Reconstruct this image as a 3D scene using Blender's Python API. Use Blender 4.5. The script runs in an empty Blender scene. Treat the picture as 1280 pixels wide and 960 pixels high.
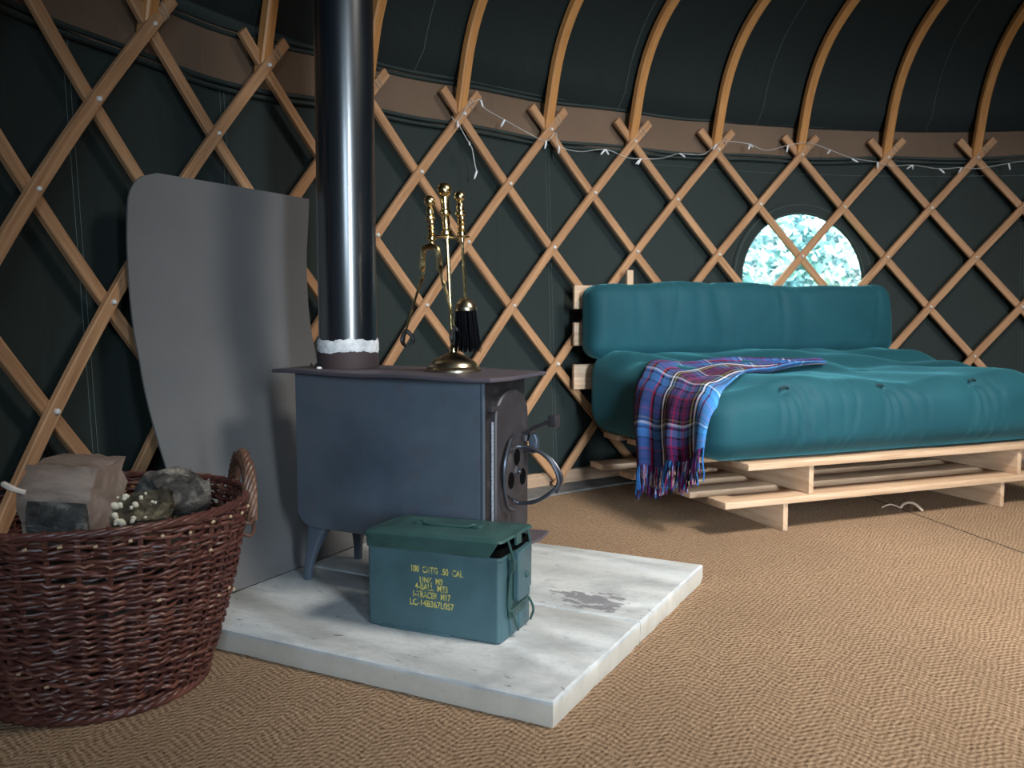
import bpy, bmesh, math, random
import numpy as np
from mathutils import Vector, Matrix
random.seed(7); rng = np.random.default_rng(7)
sc = bpy.context.scene
COL = sc.collection
PI = math.pi

# ------------------------------------------------------------------ helpers
class MB:
    """collects geometry for ONE mesh"""
    def __init__(s): s.v = []; s.f = []; s.uv = []
    def add(s, verts, faces, uvs=None):
        b = len(s.v); s.v += [tuple(map(float, p)) for p in verts]
        for i, f in enumerate(faces):
            s.f.append([b + j for j in f])
            s.uv.append(uvs[i] if uvs is not None else [(verts[j][0] + verts[j][1] * .7, verts[j][2] + verts[j][1] * .3) for j in f])
        return s
    def box(s, lo, hi, r=.002):
        lo = np.array(lo, float); hi = np.array(hi, float); c = (lo + hi) / 2; d = hi - lo
        bm = bmesh.new(); bmesh.ops.create_cube(bm, size=1)
        for v in bm.verts: v.co = Vector((v.co.x * d[0], v.co.y * d[1], v.co.z * d[2])) + Vector(c)
        if r > 0: bmesh.ops.bevel(bm, geom=list(bm.edges), offset=min(r, min(d) * .45), segments=2, affect='EDGES', profile=.5)
        bm.verts.index_update()
        ax = int(np.argmax(d)); o = [i for i in range(3) if i != ax]
        vs = [tuple(v.co) for v in bm.verts]; fs = [[v.index for v in f.verts] for f in bm.faces]
        uv = [[(vs[j][ax], vs[j][o[0]] + vs[j][o[1]] * 1.0) for j in f] for f in fs]
        bm.free(); return s.add(vs, fs, uv)
    def loft(s, rings, cap0=True, cap1=True, closed=True):
        n = len(rings[0]); vs = [p for r in rings for p in r]; fs = []; uv = []
        L = 0; ls = [0]
        for i in range(1, len(rings)):
            L += np.linalg.norm(np.array(rings[i][0]) - np.array(rings[i - 1][0])); ls.append(L)
        per = [0]
        for j in range(n): per.append(per[-1] + np.linalg.norm(np.array(rings[0][(j + 1) % n]) - np.array(rings[0][j])))
        for i in range(len(rings) - 1):
            for j in range(n if closed else n - 1):
                k = (j + 1) % n
                fs.append([i * n + j, i * n + k, (i + 1) * n + k, (i + 1) * n + j])
                uv.append([(ls[i], per[j]), (ls[i], per[j + 1]), (ls[i + 1], per[j + 1]), (ls[i + 1], per[j])])
        if cap0: fs.append(list(range(n))[::-1]); uv.append([(p[0], p[1] + p[2]) for p in rings[0]][::-1])
        if cap1: fs.append([(len(rings) - 1) * n + j for j in range(n)]); uv.append([(p[0], p[1] + p[2]) for p in rings[-1]])
        return s.add(vs, fs, uv)
    def lathe(s, prof, n=24, c=(0, 0, 0)):
        rings = [[(c[0] + r * math.cos(2 * PI * j / n), c[1] + r * math.sin(2 * PI * j / n), c[2] + z) for j in range(n)] for r, z in prof]
        return s.loft(rings, prof[0][0] > 1e-5, prof[-1][0] > 1e-5)
    def tube(s, pts, r, n=6, closed=False):
        pts = np.array(pts, float); m = len(pts)
        if np.isscalar(r): r = np.full(m, r)
        if closed: T = np.roll(pts, -1, 0) - np.roll(pts, 1, 0)
        else: T = np.gradient(pts, axis=0)
        T /= np.linalg.norm(T, axis=1)[:, None] + 1e-12
        N = np.zeros_like(pts); a = np.array([0, 0, 1.]) if abs(T[0][2]) < .9 else np.array([1., 0, 0])
        N[0] = a - T[0] * (a @ T[0]); N[0] /= np.linalg.norm(N[0])
        for i in range(1, m):
            q = N[i - 1] - T[i] * (N[i - 1] @ T[i]); N[i] = q / (np.linalg.norm(q) + 1e-12)
        B = np.cross(T, N)
        rings = [[tuple(pts[i] + r[i] * (math.cos(2 * PI * j / n) * N[i] + math.sin(2 * PI * j / n) * B[i])) for j in range(n)] for i in range(m)]
        if closed: rings.append(rings[0])
        return s.loft(rings, not closed, not closed)
    def sweep(s, pts, W, N, w, t):
        """rectangular section: half-width w along W[i], half-thickness t along N[i], chamfered"""
        c = min(w, t) * .3; rings = []
        for p, a, b in zip(np.array(pts, float), W, N):
            a = np.array(a); b = np.array(b)
            rings.append([tuple(p + a * x + b * y) for x, y in ((w, t - c), (w - c, t), (-w + c, t), (-w, t - c), (-w, -t + c), (-w + c, -t), (w - c, -t), (w, -t + c))])
        return s.loft(rings)
    def grid(s, P, wrapj=False):
        P = np.array(P, float); a, b = P.shape[:2]; fs = []; uv = []
        for i in range(a - 1):
            for j in range(b if wrapj else b - 1):
                k = (j + 1) % b
                fs.append([i * b + j, (i + 1) * b + j, (i + 1) * b + k, i * b + k])
                uv.append([(i / (a - 1), j / (b - 1)), ((i + 1) / (a - 1), j / (b - 1)), ((i + 1) / (a - 1), (j + 1) / (b - 1)), (i / (a - 1), (j + 1) / (b - 1))])
        return s.add(P.reshape(-1, 3).tolist(), fs, uv)
    def build(s, name, mat, parent=None, smooth=35, loc=None):
        me = bpy.data.meshes.new(name); me.from_pydata(s.v, [], s.f)
        ul = me.uv_layers.new(name='UVMap'); flat = [c for f in s.uv for q in f for c in q]
        ul.data.foreach_set('uv', flat)
        me.materials.append(mat)
        if smooth:
            me.polygons.foreach_set('use_smooth', [True] * len(me.polygons))
            try: me.set_sharp_from_angle(angle=math.radians(smooth))
            except Exception: pass
        me.update(); o = bpy.data.objects.new(name, me); COL.objects.link(o)
        if parent: o.parent = parent
        if loc is not None: o.location = loc
        return o

def thing(name, label, cat, loc=(0, 0, 0), rz=0, group=None):
    o = bpy.data.objects.new(name, None); COL.objects.link(o); o.empty_display_size = .05
    o.location = loc; o.rotation_euler = (0, 0, rz); return tag(o, label, cat, group)
def tag(o, label, cat, group=None, kind=None):
    o['label'] = label; o['category'] = cat
    if group: o['group'] = group
    if kind: o['kind'] = kind
    return o
def struct(o, label=None, cat=None):
    o['kind'] = 'structure'
    if label: o['label'] = label
    if cat: o['category'] = cat
    return o
def rrect(w, d, r, n=5):
    out = []
    for cx, cy, a0 in ((w - r, d - r, 0), (-w + r, d - r, PI / 2), (-w + r, -d + r, PI), (w - r, -d + r, 1.5 * PI)):
        for i in range(n + 1):
            a = a0 + i / n * PI / 2; out.append((cx + r * math.cos(a), cy + r * math.sin(a)))
    return out
def smooth_path(pts, n=8):
    """Catmull-Rom"""
    P = [np.array(p, float) for p in pts]; P = [2 * P[0] - P[1]] + P + [2 * P[-1] - P[-2]]; out = []
    for i in range(1, len(P) - 2):
        for k in range(n):
            t = k / n; a, b, c, d = P[i - 1:i + 3]
            out.append(.5 * (2 * b + (c - a) * t + (2 * a - 5 * b + 4 * c - d) * t * t + (3 * b - a - 3 * c + d) * t ** 3))
    out.append(P[-2]); return np.array(out)

# ------------------------------------------------------------------ materials
class M:
    def __init__(s, name, rough=.6, metal=0., spec=.5):
        s.m = bpy.data.materials.new(name); s.m.use_nodes = True; s.nt = s.m.node_tree
        s.b = s.nt.nodes['Principled BSDF']; s.b.inputs['Roughness'].default_value = rough
        s.b.inputs['Metallic'].default_value = metal; s.b.inputs['Specular IOR Level'].default_value = spec
    def n(s, t, **kw):
        nd = s.nt.nodes.new(t)
        for k, v in kw.items():
            if k in nd.inputs: 
                nd.inputs[k].default_value = v
            else: setattr(nd, k, v)
        return nd
    def l(s, a, b): s.nt.links.new(a, b)
    def coord(s, kind='Object', scale=(1, 1, 1), rot=(0, 0, 0), loc=(0, 0, 0)):
        t = s.n('ShaderNodeTexCoord'); mp = s.n('ShaderNodeMapping'); mp.inputs['Scale'].default_value = scale
        mp.inputs['Rotation'].default_value = rot; mp.inputs['Location'].default_value = loc
        s.l(t.outputs[kind], mp.inputs['Vector']); return mp.outputs['Vector']
    def noise(s, vec, scale=5, detail=4, rough=.55, dist=0):
        nd = s.n('ShaderNodeTexNoise'); nd.inputs['Scale'].default_value = scale; nd.inputs['Detail'].default_value = detail
        nd.inputs['Roughness'].default_value = rough; nd.inputs['Distortion'].default_value = dist
        s.l(vec, nd.inputs['Vector']); return nd.outputs['Fac']
    def ramp(s, fac, stops, interp='LINEAR'):
        nd = s.n('ShaderNodeValToRGB'); cr = nd.color_ramp; cr.interpolation = interp
        while len(cr.elements) < len(stops): cr.elements.new(.5)
        for e, (p, c) in zip(cr.elements, stops):
            e.position = p; e.color = (*c, 1) if len(c) == 3 else c
        s.l(fac, nd.inputs['Fac']); return nd.outputs['Color']
    def math(s, op, a, b=None, c=None):
        nd = s.n('ShaderNodeMath', operation=op)
        for i, q in enumerate((a, b, c)):
            if q is None: continue
            if isinstance(q, (int, float)): nd.inputs[i].default_value = q
            else: s.l(q, nd.inputs[i])
        return nd.outputs[0]
    def mix(s, fac, a, b, mode='MIX'):
        nd = s.n('ShaderNodeMix', data_type='RGBA', blend_type=mode)
        for i, q in ((0, fac), (6, a), (7, b)):
            if isinstance(q, (int, float)): nd.inputs[i].default_value = q
            elif isinstance(q, tuple): nd.inputs[i].default_value = (*q, 1) if len(q) == 3 else q
            else: s.l(q, nd.inputs[i])
        return nd.outputs[2]
    def sep(s, v):
        nd = s.n('ShaderNodeSeparateXYZ'); s.l(v, nd.inputs[0]); return nd.outputs
    def col(s, c):
        if isinstance(c, tuple): s.b.inputs['Base Color'].default_value = (*c, 1)
        else: s.l(c, s.b.inputs['Base Color'])
        return s
    def rough(s, f): s.l(f, s.b.inputs['Roughness']); return s
    def bump(s, h, strength=.5, dist=.002):
        nd = s.n('ShaderNodeBump'); nd.inputs['Strength'].default_value = strength; nd.inputs['Distance'].default_value = dist
        s.l(h, nd.inputs['Height']); s.l(nd.outputs['Normal'], s.b.inputs['Normal']); return s

def wood(name, a, b, c, rough=.5, lon=3., lat=45., bump=.25):
    m = M(name, rough, 0, .35)
    oi = m.n('ShaderNodeObjectInfo')
    v = m.coord('UV', (lon, lat, 1))
    ad = m.n('ShaderNodeVectorMath', operation='ADD'); m.l(v, ad.inputs[0])
    mu = m.math('MULTIPLY', oi.outputs['Random'], 40.); cb = m.n('ShaderNodeCombineXYZ'); m.l(mu, cb.inputs[0]); m.l(mu, cb.inputs[2])
    m.l(cb.outputs[0], ad.inputs[1]); v = ad.outputs[0]
    f = m.noise(v, 1.6, 6, .6, .6); colr = m.ramp(f, [(.25, a), (.5, b), (.72, c)])
    f2 = m.noise(v, .35, 2, .5); colr = m.mix(m.math('MULTIPLY', f2, .5), colr, m.mix(.5, colr, a), 'MIX')
    return m.col(colr).bump(f, bump, .0012).m
def simple(name, c, rough=.5, metal=0., var=.15, scale=8, bump=0, spec=.5):
    m = M(name, rough, metal, spec); v = m.coord('Object'); f = m.noise(v, scale, 5)
    lo = tuple(x * (1 - var) for x in c); hi = tuple(min(1, x * (1 + var)) for x in c)
    m.col(m.ramp(f, [(.3, lo), (.7, hi)]))
    if bump: m.bump(m.noise(v, scale * 8, 4), bump, .002)
    return m.m

ASH = wood('ash_lath_wood', (.24, .12, .058), (.38, .205, .105), (.50, .29, .155), .48, 3, 60)
ASHP = wood('ash_pole_wood', (.30, .135, .045), (.46, .215, .072), (.56, .29, .11), .42, 3, 60)
PINE = wood('pine_wood', (.34, .21, .125), (.50, .345, .225), (.60, .44, .31), .5, 2.5, 40, .15)
PINED = wood('old_board_wood', (.22, .14, .09), (.36, .24, .16), (.46, .33, .22), .6, 2.5, 40, .2)

def canvas_mat(name, c, c2):
    m = M(name, .75, 0, .25); v = m.coord('Object')
    f = m.noise(v, 1.8, 4, .5, .3); w = m.noise(m.coord('Object', (1, 1, .25)), 9, 3, .5, 1.2); t = m.noise(v, 420, 2)
    m.col(m.mix(m.math('MULTIPLY', t, .25), m.ramp(f, [(.3, c), (.7, c2)]), (.03, .045, .042)))
    h = m.math('ADD', m.math('MULTIPLY', w, 1.0), m.math('MULTIPLY', t, .05))
    return m.bump(h, .22, .02).m
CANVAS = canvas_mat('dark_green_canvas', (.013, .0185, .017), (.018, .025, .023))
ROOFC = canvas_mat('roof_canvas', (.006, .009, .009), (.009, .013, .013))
PIPE = simple('canvas_piping', (.014, .024, .022), .7)
KHAKI = canvas_mat('khaki_canvas', (.115, .070, .045), (.165, .104, .068))
THREAD = simple('seam_thread', (.06, .085, .085), .7)
BOLT = simple('bolt_plastic', (.62, .60, .56), .35)
CORD = simple('white_cord', (.34, .26, .19), .7)

def metal_brass():
    m = M('brass', .2, 1.); v = m.coord('Object'); f = m.noise(v, 30, 4)
    m.col(m.ramp(f, [(.3, (.60, .45, .20)), (.7, (.78, .63, .35))])).rough(m.ramp(m.noise(v, 60, 3), [(.3, (.14,) * 3), (.8, (.34,) * 3)])); return m.m
BRASS = metal_brass()
PEWTER = simple('tarnished_brass', (.42, .36, .26), .28, 1., .2, 25)
BLACKIRON = simple('black_iron', (.02, .02, .022), .45, .6, .3, 30, .1)
def stove_mat(name, a, b, c, r0, r1, spec=.5):
    m = M(name, .5, .0, spec); v = m.coord('Object'); f = m.noise(v, 4.5, 6, .6, .4); g = m.noise(v, 26, 5, .65)
    col = m.ramp(f, [(.3, a), (.52, b), (.72, c)])
    m.col(m.mix(m.ramp(g, [(.55, (0,) * 3), (.75, (.5,) * 3)]), col, (.075, .06, .062)))
    m.rough(m.ramp(f, [(.3, (r0,) * 3), (.7, (r1,) * 3)])); return m.bump(m.noise(v, 160, 4, .6), .2, .0006).m
STOVE = stove_mat('stove_steel', (.046, .062, .084), (.066, .086, .112), (.086, .090, .108), .32, .46)
PLATE = stove_mat('hot_plate_steel', (.045, .044, .058), (.062, .056, .072), (.10, .070, .074), .38, .55)
DOOR = stove_mat('stove_door_steel', (.020, .018, .021), (.032, .028, .032), (.05, .044, .048), .42, .6)
ENDSHADE = stove_mat('stove_end_shade', (.008, .007, .008), (.013, .011, .012), (.022, .018, .019), .5, .65)  # darkened stove steel, carries the shade of the right end in its colour
def flue_mat():
    m = M('flue_enamel', .23, 0, 1.0); m.b.inputs['Coat Weight'].default_value = .7; m.b.inputs['Coat Roughness'].default_value = .17; m.b.inputs['Coat IOR'].default_value = 1.7; v = m.coord('Object'); f = m.noise(m.coord('Object', (1, 1, .15)), 14, 4)
    m.col(m.ramp(f, [(.3, (.004, .007, .010)), (.7, (.006, .010, .015))])); m.rough(m.ramp(f, [(.3, (.26,) * 3), (.7, (.34,) * 3)])); return m.m
FLUE = flue_mat()
CEMENT = simple('fire_cement', (.68, .68, .68), .9, 0, .25, 60, .6)
RUST = stove_mat('rusty_collar', (.02, .014, .016), (.04, .025, .026), (.06, .035, .034), .6, .8)
STEELWIRE = simple('steel_wire', (.13, .14, .17), .32, .9, .2, 30)
ROPE = simple('glass_fibre_rope', (.30, .32, .36), .5, .4, .4, 300)

def slab_mat():
    m = M('concrete_slab', .72, 0, .35); v = m.coord('Object')
    f = m.noise(m.coord('Object', (1, 3.2, 1)), 3.2, 7, .62, .4); g = m.noise(v, 120, 3)
    c = m.ramp(f, [(.28, (.33, .35, .36)), (.5, (.50, .525, .53)), (.72, (.62, .64, .635))])
    sp = m.ramp(m.noise(m.coord('Object', (1, 2.2, 1)), 30, 4, .6, .3), [(.665, (0,) * 3), (.72, (.8,) * 3)])
    c = m.mix(m.ramp(m.noise(v, 5.5, 4, .6, .8), [(.52, (0,) * 3), (.72, (.5,) * 3)]), c, (.22, .235, .25))
    c = m.mix(sp, c, (.14, .14, .15))
    c = m.mix(m.ramp(g, [(.35, (.18,) * 3), (.6, (0,) * 3)]), c, (.30, .29, .27))
    x, y, z = m.sep(v)   # sooty patch near the seam of the rear slab
    d = m.math('SQRT', m.math('ADD', m.math('POWER', m.math('MULTIPLY', m.math('SUBTRACT', x, SOOT[0]), 1.0), 2.), m.math('POWER', m.math('MULTIPLY', m.math('SUBTRACT', y, SOOT[1]), 1.5), 2.)))
    k = m.math('SUBTRACT', m.math('ADD', m.noise(m.coord('Object', (1, 1.8, 1)), 38, 5, .6), m.math('MULTIPLY', m.noise(m.coord('Object', (1, 1.8, 1)), 14, 2), .6)), m.math('MULTIPLY', d, 3.2))
    c = m.mix(m.ramp(k, [(.57, (0,) * 3), (.64, (.85,) * 3)]), c, (.16, .16, .175))
    edge = m.math('LESS_THAN', z, .036)  # bare sandy sides
    c = m.mix(m.math('MULTIPLY', edge, .55), c, (.50, .43, .33))
    m.col(c); return m.bump(m.math('ADD', f, m.math('MULTIPLY', g, .3)), .35, .003).m

def coir_mat():
    m = M('coir_carpet', .95, 0, .08)
    v = m.coord('Object', (1, 1, 1), (0, 0, .28)); x, y, z = m.sep(v)
    wob = m.noise(v, 7, 3); 
    per = .12
    tri = m.math('PINGPONG', m.math('ADD', x, m.math('MULTIPLY', wob, .02)), per / 2)
    u = m.math('ADD', m.math('ADD', y, m.math('MULTIPLY', tri, .62)), m.math('MULTIPLY', wob, .045))
    s1 = m.math('SINE', m.math('MULTIPLY', u, 2 * PI / .0135))
    s2 = m.math('SINE', m.math('MULTIPLY', m.math('ADD', m.math('SUBTRACT', x, m.math('MULTIPLY', y, .3)), m.math('MULTIPLY', wob, .03)), 2 * PI / .0105))
    fib = m.noise(v, 190, 3, .8); big = m.noise(v, 2.2, 3); mid = m.noise(v, 75, 3, .65)
    h = m.math('ADD', m.math('ADD', m.math('MULTIPLY', s1, .17), m.math('MULTIPLY', s2, .11)), m.math('ADD', m.math('MULTIPLY', fib, 1.45), m.math('MULTIPLY', mid, .75)))
    c = m.ramp(m.math('MULTIPLY', h, .5), [(.30, (.085, .050, .028)), (.52, (.33, .215, .132)), (.80, (.58, .41, .275))])
    c = m.mix(m.ramp(big, [(.35, (.25,) * 3), (.65, (0,) * 3)]), c, (.17, .115, .07))
    # the join between two widths of carpet
    wx, wy, wz = m.sep(m.coord('Object'))
    ln = m.math('ADD', m.math('MULTIPLY', m.math('SUBTRACT', wx, 1.273), .984), m.math('MULTIPLY', m.math('SUBTRACT', wy, 2.802), .179))
    ln = m.math('ABSOLUTE', m.math('ADD', ln, m.math('MULTIPLY', m.math('SUBTRACT', m.noise(m.coord('Object'), 20, 2), .5), .012)))
    c = m.mix(m.math('LESS_THAN', ln, .0035), c, (.06, .045, .035))
    m.col(c); return m.bump(h, .9, .006).m
COIR = coir_mat()

def velvet():
    m = M('teal_velvet', .7, 0, .2); v = m.coord('Object'); f = m.noise(v, 5, 5, .55, .6); g = m.noise(m.coord('Object', (1, 1, .35)), 260, 3, .6)
    m.col(m.mix(m.math('MULTIPLY', g, .35), m.ramp(f, [(.3, (.006, .046, .062)), (.7, (.010, .066, .085))]), (.016, .085, .105)))
    m.b.inputs['Sheen Weight'].default_value = .38; m.b.inputs['Sheen Roughness'].default_value = .35; m.b.inputs['Sheen Tint'].default_value = (.22, .75, .85, 1)
    return m.bump(m.math('ADD', m.math('MULTIPLY', f, 1.), m.math('MULTIPLY', g, .06)), .35, .012).m
VELVET = velvet()
TUFT = simple('tuft_thread', (.004, .02, .026), .8)

def tartan():
    m = M('tartan_wool', .9, 0, .15)
    B = (.035, .090, .28); PU = (.070, .018, .085); R = (.30, .010, .06); K = (.004, .003, .008); W = (.75, .78, .88); Y = (.24, .20, .06); LB = (.055, .24, .56)
    def stripes(seq):
        out = []; tot = sum(w for w, _ in seq); a = 0
        for w, c in seq: out.append((a / tot, c)); a += w
        return out
    # across the width: blue panel, white line, plum panel, white line, bright blue border
    wid = [(7, LB), (1.4, PU), (4, LB), (1.6, K), (2.2, W), (2.4, K), (1.8, Y), (2.4, K), (4, PU), (1.4, R), (3, PU), (2, K), (4, PU), (1.4, R), (3, PU), (2, K), (4, PU), (2, K), (1.8, Y), (2, K), (1.9, W), (2, K), (8, B), (2.2, K), (1.8, R), (11, B), (2.2, K), (1.8, R), (6, B), (3, PU)]
    lng = [(5, B), (1.4, R), (1, K), (4, PU), (1.6, K), (3, PU), (1, R), (3, PU), (1.6, K), (1.2, Y), (1.6, K), (1.6, W), (1.2, LB), (1.6, K), (5, LB), (1.4, K)]
    x, y, z = m.sep(m.coord('UV'))
    cw = m.ramp(y, stripes(wid), 'CONSTANT')
    cl = m.ramp(m.math('FRACT', m.math('MULTIPLY', x, 1 / .155)), stripes(lng), 'CONSTANT')
    tw = m.math('GREATER_THAN', m.math('SINE', m.math('MULTIPLY', m.math('ADD', m.math('MULTIPLY', x, 2.4), y), 2 * PI * 80)), 0.1)
    c = m.mix(m.math('ADD', m.math('MULTIPLY', tw, .28), .17), cw, cl)
    m.b.inputs['Sheen Weight'].default_value = .03
    f = m.noise(m.coord('Object'), 300, 3)
    m.col(c); return m.bump(f, .5, .002).m
TARTAN = tartan()
def fringe_mat():
    m = M('fringe_wool', .9, 0, .15); x, y, z = m.sep(m.coord('UV'))
    f = m.noise(m.coord('Object', (1, 1, .05)), 55, 2)
    m.col(m.ramp(f, [(.36, (.03, .13, .36)), (.44, (.008, .008, .02)), (.52, (.14, .02, .12)), (.58, (.04, .14, .38)), (.63, (.55, .56, .62)), (.66, (.22, .02, .10))], 'CONSTANT')); return m.m
FRINGE = fringe_mat()

def can_paint(name='can_paint', c=(.050, .104, .120)):
    m = M(name, .42, 0, .45); v = m.coord('Object'); f = m.noise(v, 9, 5, .6); g = m.noise(v, 55, 5, .7)
    col = m.ramp(f, [(.3, tuple(x * .78 for x in c)), (.7, tuple(x * 1.2 for x in c))])
    col = m.mix(m.ramp(g, [(.69, (0,) * 3), (.73, (.75,) * 3)]), col, (.02, .035, .035))
    col = m.mix(m.ramp(m.noise(v, 40, 6, .7, 1), [(.71, (0,) * 3), (.76, (.6,) * 3)]), col, (.16, .24, .23))
    m.col(col).rough(m.ramp(f, [(.3, (.36,) * 3), (.7, (.52,) * 3)])); return m.bump(g, .12, .001).m
CANP = can_paint(); CANL = can_paint('can_lid_paint', (.028, .070, .066))
def stencil():
    m = M('yellow_stencil', .7, 0, .3); v = m.coord('Object'); g = m.noise(v, 110, 4, .7)
    m.col(m.ramp(g, [(.34, (.05, .10, .07)), (.46, (.42, .38, .10)), (.6, (.55, .48, .13))])); return m.m
STENCIL = stencil()

def board_mat():
    m = M('grey_board', .5, 0, .5); v = m.coord('Object'); f = m.noise(v, 2.5, 4, .5); g = m.noise(v, 240, 3, .7)
    m.col(m.mix(m.math('MULTIPLY', g, .5), m.ramp(f, [(.3, (.095, .096, .098)), (.7, (.135, .135, .136))]), (.16, .16, .165)))
    m.rough(m.ramp(f, [(.3, (.42,) * 3), (.7, (.55,) * 3)])); return m.bump(g, .45, .0012).m
BOARD = board_mat()
def wicker(name, a, b, c):
    m = M(name, .38, 0, .5); x, y, z = m.sep(m.coord('UV')); v = m.coord('Object')
    f = m.noise(m.coord('UV', (1, .3, 1)), 5, 4, .6); g = m.noise(m.coord('Object', (1, 1, 3)), 60, 3)
    col = m.ramp(f, [(.3, a), (.52, b), (.7, c)])
    m.col(m.mix(m.ramp(g, [(.6, (0,) * 3), (.74, (.8,) * 3)]), col, (.17, .085, .05))); return m.bump(g, .3, .001).m
WICK = wicker('brown_willow', (.045, .015, .014), (.095, .032, .024), (.17, .065, .044))
WICKH = wicker('handle_willow', (.06, .026, .018), (.12, .06, .04), (.20, .115, .075))
CUTS = simple('cut_willow_end', (.50, .36, .22), .7)
def log_mat(name, stops, sc=(1, 1, 1), s=9, bump=.8):
    m = M(name, .85, 0, .2); v = m.coord('Object', sc); f = m.noise(v, s, 7, .65, .5)
    m.col(m.ramp(f, stops)); return m.bump(m.noise(v, s * 3, 6, .7), bump, .008).m
SPLIT = log_mat('split_wood', [(.3, (.13, .09, .07)), (.5, (.24, .175, .14)), (.7, (.36, .28, .235))], (1, 5, 5), 4, .5)
BARK = log_mat('grey_bark', [(.35, (.035, .032, .03)), (.5, (.08, .075, .07)), (.66, (.30, .27, .23))], (1, 2, 2), 16, 1)
LICHEN = log_mat('lichen_bark', [(.36, (.03, .025, .018)), (.52, (.085, .068, .045)), (.63, (.22, .18, .11)), (.72, (.5, .45, .33))], (1, 1, 1), 38, 1)
PALE = simple('pale_wood', (.60, .50, .42), .8, 0, .2, 30)
DARKHOLE = simple('recess_shade', (.002, .002, .002), .95, spec=.05)  # near-black that paints the darkness in the air holes and lid gap
BRISTLE = simple('black_bristle', (.0022, .0025, .0035), .8, spec=.05)
WIREW = simple('fairy_wire', (.5, .5, .48), .4, .2)
BULB = simple('fairy_bulb', (.75, .77, .80), .25)
GREYRIM = simple('grey_floor_edge', (.13, .13, .125), .8, 0, .25, 20, .2)

# ------------------------------------------------------------------ geometry of the yurt
CX, CY = 2.07, .81                       # centre of the round tent
XY = np.array([[-.938, 1.5], [-.917, 1.701], [-.877, 1.894], [-.819, 2.078], [-.744, 2.253], [-.653, 2.42], [-.548, 2.577], [-.431, 2.726], [-.304, 2.868], [-.168, 3.003], [-.023, 3.132], [.13, 3.254], [.292, 3.369], [.461, 3.474], [.637, 3.569], [.819, 3.651], [1.005, 3.719], [1.195, 3.772], [1.386, 3.811], [1.578, 3.835], [1.769, 3.844], [1.958, 3.837], [2.146, 3.816], [2.332, 3.78]])
KS = np.arange(-1.5, 10.01, .5)
TH = np.arctan2(XY[:, 0] - CX, XY[:, 1] - CY); RD = np.hypot(XY[:, 0] - CX, XY[:, 1] - CY)
dl_, dr_ = TH[1] - TH[0], TH[-1] - TH[-2]
def th_k(k):
    if k < KS[0]: return TH[0] + (k - KS[0]) * 2 * dl_
    if k > KS[-1]: return TH[-1] + (k - KS[-1]) * 2 * dr_
    return float(np.interp(k, KS, TH))
def rad_t(t):
    if t < TH[0]: return float(RD[0])
    if t > TH[-1]: return float(RD[-1] + (3.1 - RD[-1]) * min(1, (t - TH[-1]) / 1.0))
    return float(np.interp(t, TH, RD))
H0, RH, LEAN = 1.283, .2086, .01
def wall_pt(t, r, z): return np.array([CX + r * math.sin(t), CY + r * math.cos(t), z])
def lat_pt(k, row, off=0):
    t = th_k(k); return wall_pt(t, rad_t(t) - LEAN * row + off, H0 - RH * row)
def wall_r(t, z): return rad_t(t) + .055 - LEAN * (H0 - z) / RH   # canvas radius at height z

# floor
fl = MB(); n = 120; R = 3.02
rings = [[(CX + r * math.cos(2 * PI * j / n), CY + r * math.sin(2 * PI * j / n), z) for j in range(n)] for r, z in ((3.35, -.05), (R, -.05), (R, 0), (1e-3, 0))]
fl.loft(rings, True, True)
struct(fl.build('floor', COIR, smooth=0), 'woven coir carpet floor in light brown', 'floor')

# canvas wall with the round window opening
WT, WZ, WR = math.radians(-15.75), .762, .284
cw = MB(); ts = []; t = TH[0] - 1.0
fine0, fine1 = WT - .12, WT + .12
t = -1.95
while t < -1.95 + 2 * PI + 1e-6:
    ts.append(t); t += .006 if fine0 < t < fine1 else .03
ts[-1] = -1.95 + 2 * PI
zs = list(np.arange(0, .4, .08)) + list(np.arange(.4, 1.12, .02)) + [1.15, 1.2, 1.25, 1.3, 1.36, 1.42]
def wall_rr(t, z):
    e = max(0, min(1, (t - 1.2) / 1.5)); return wall_r(t, z) * (1 - e) + wall_r(-1.95, z) * e if t > 1.2 else wall_r(t, z)
vs = [tuple(wall_pt(t, wall_rr(t, z), z)) for t in ts for z in zs]; nz = len(zs); fs = []
for i in range(len(ts) - 1):
    for j in range(nz - 1):
        tm = (ts[i] + ts[i + 1]) / 2; zm = (zs[j] + zs[j + 1]) / 2
        if math.hypot((tm - WT) * 3.15, zm - WZ) < WR + .02: continue
        fs.append([i * nz + j, i * nz + j + 1, (i + 1) * nz + j + 1, (i + 1) * nz + j])
cw.add(vs, fs)
wall = struct(cw.build('wall_back', CANVAS, smooth=60), 'dark green canvas wall of the round tent', 'wall')
def seam(parent, pts, w=.0012):
    m = MB(); m.tube(pts, w, 4); return m.build('seam', THREAD, parent)
for tt in (-.660, -1.222, -1.07, .035, -.02 + .19, -1.33):
    for d in (-.0022, .0022):
        seam(wall, [wall_pt(tt + d, wall_rr(tt, z) - .002, z) for z in (.02, .4, .8, 1.1, 1.22)], .0009)
seam(wall, [wall_pt(t, wall_rr(t, 1.2) - .003, 1.215) for t in np.linspace(-.5, .1, 30)], .0009)
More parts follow.
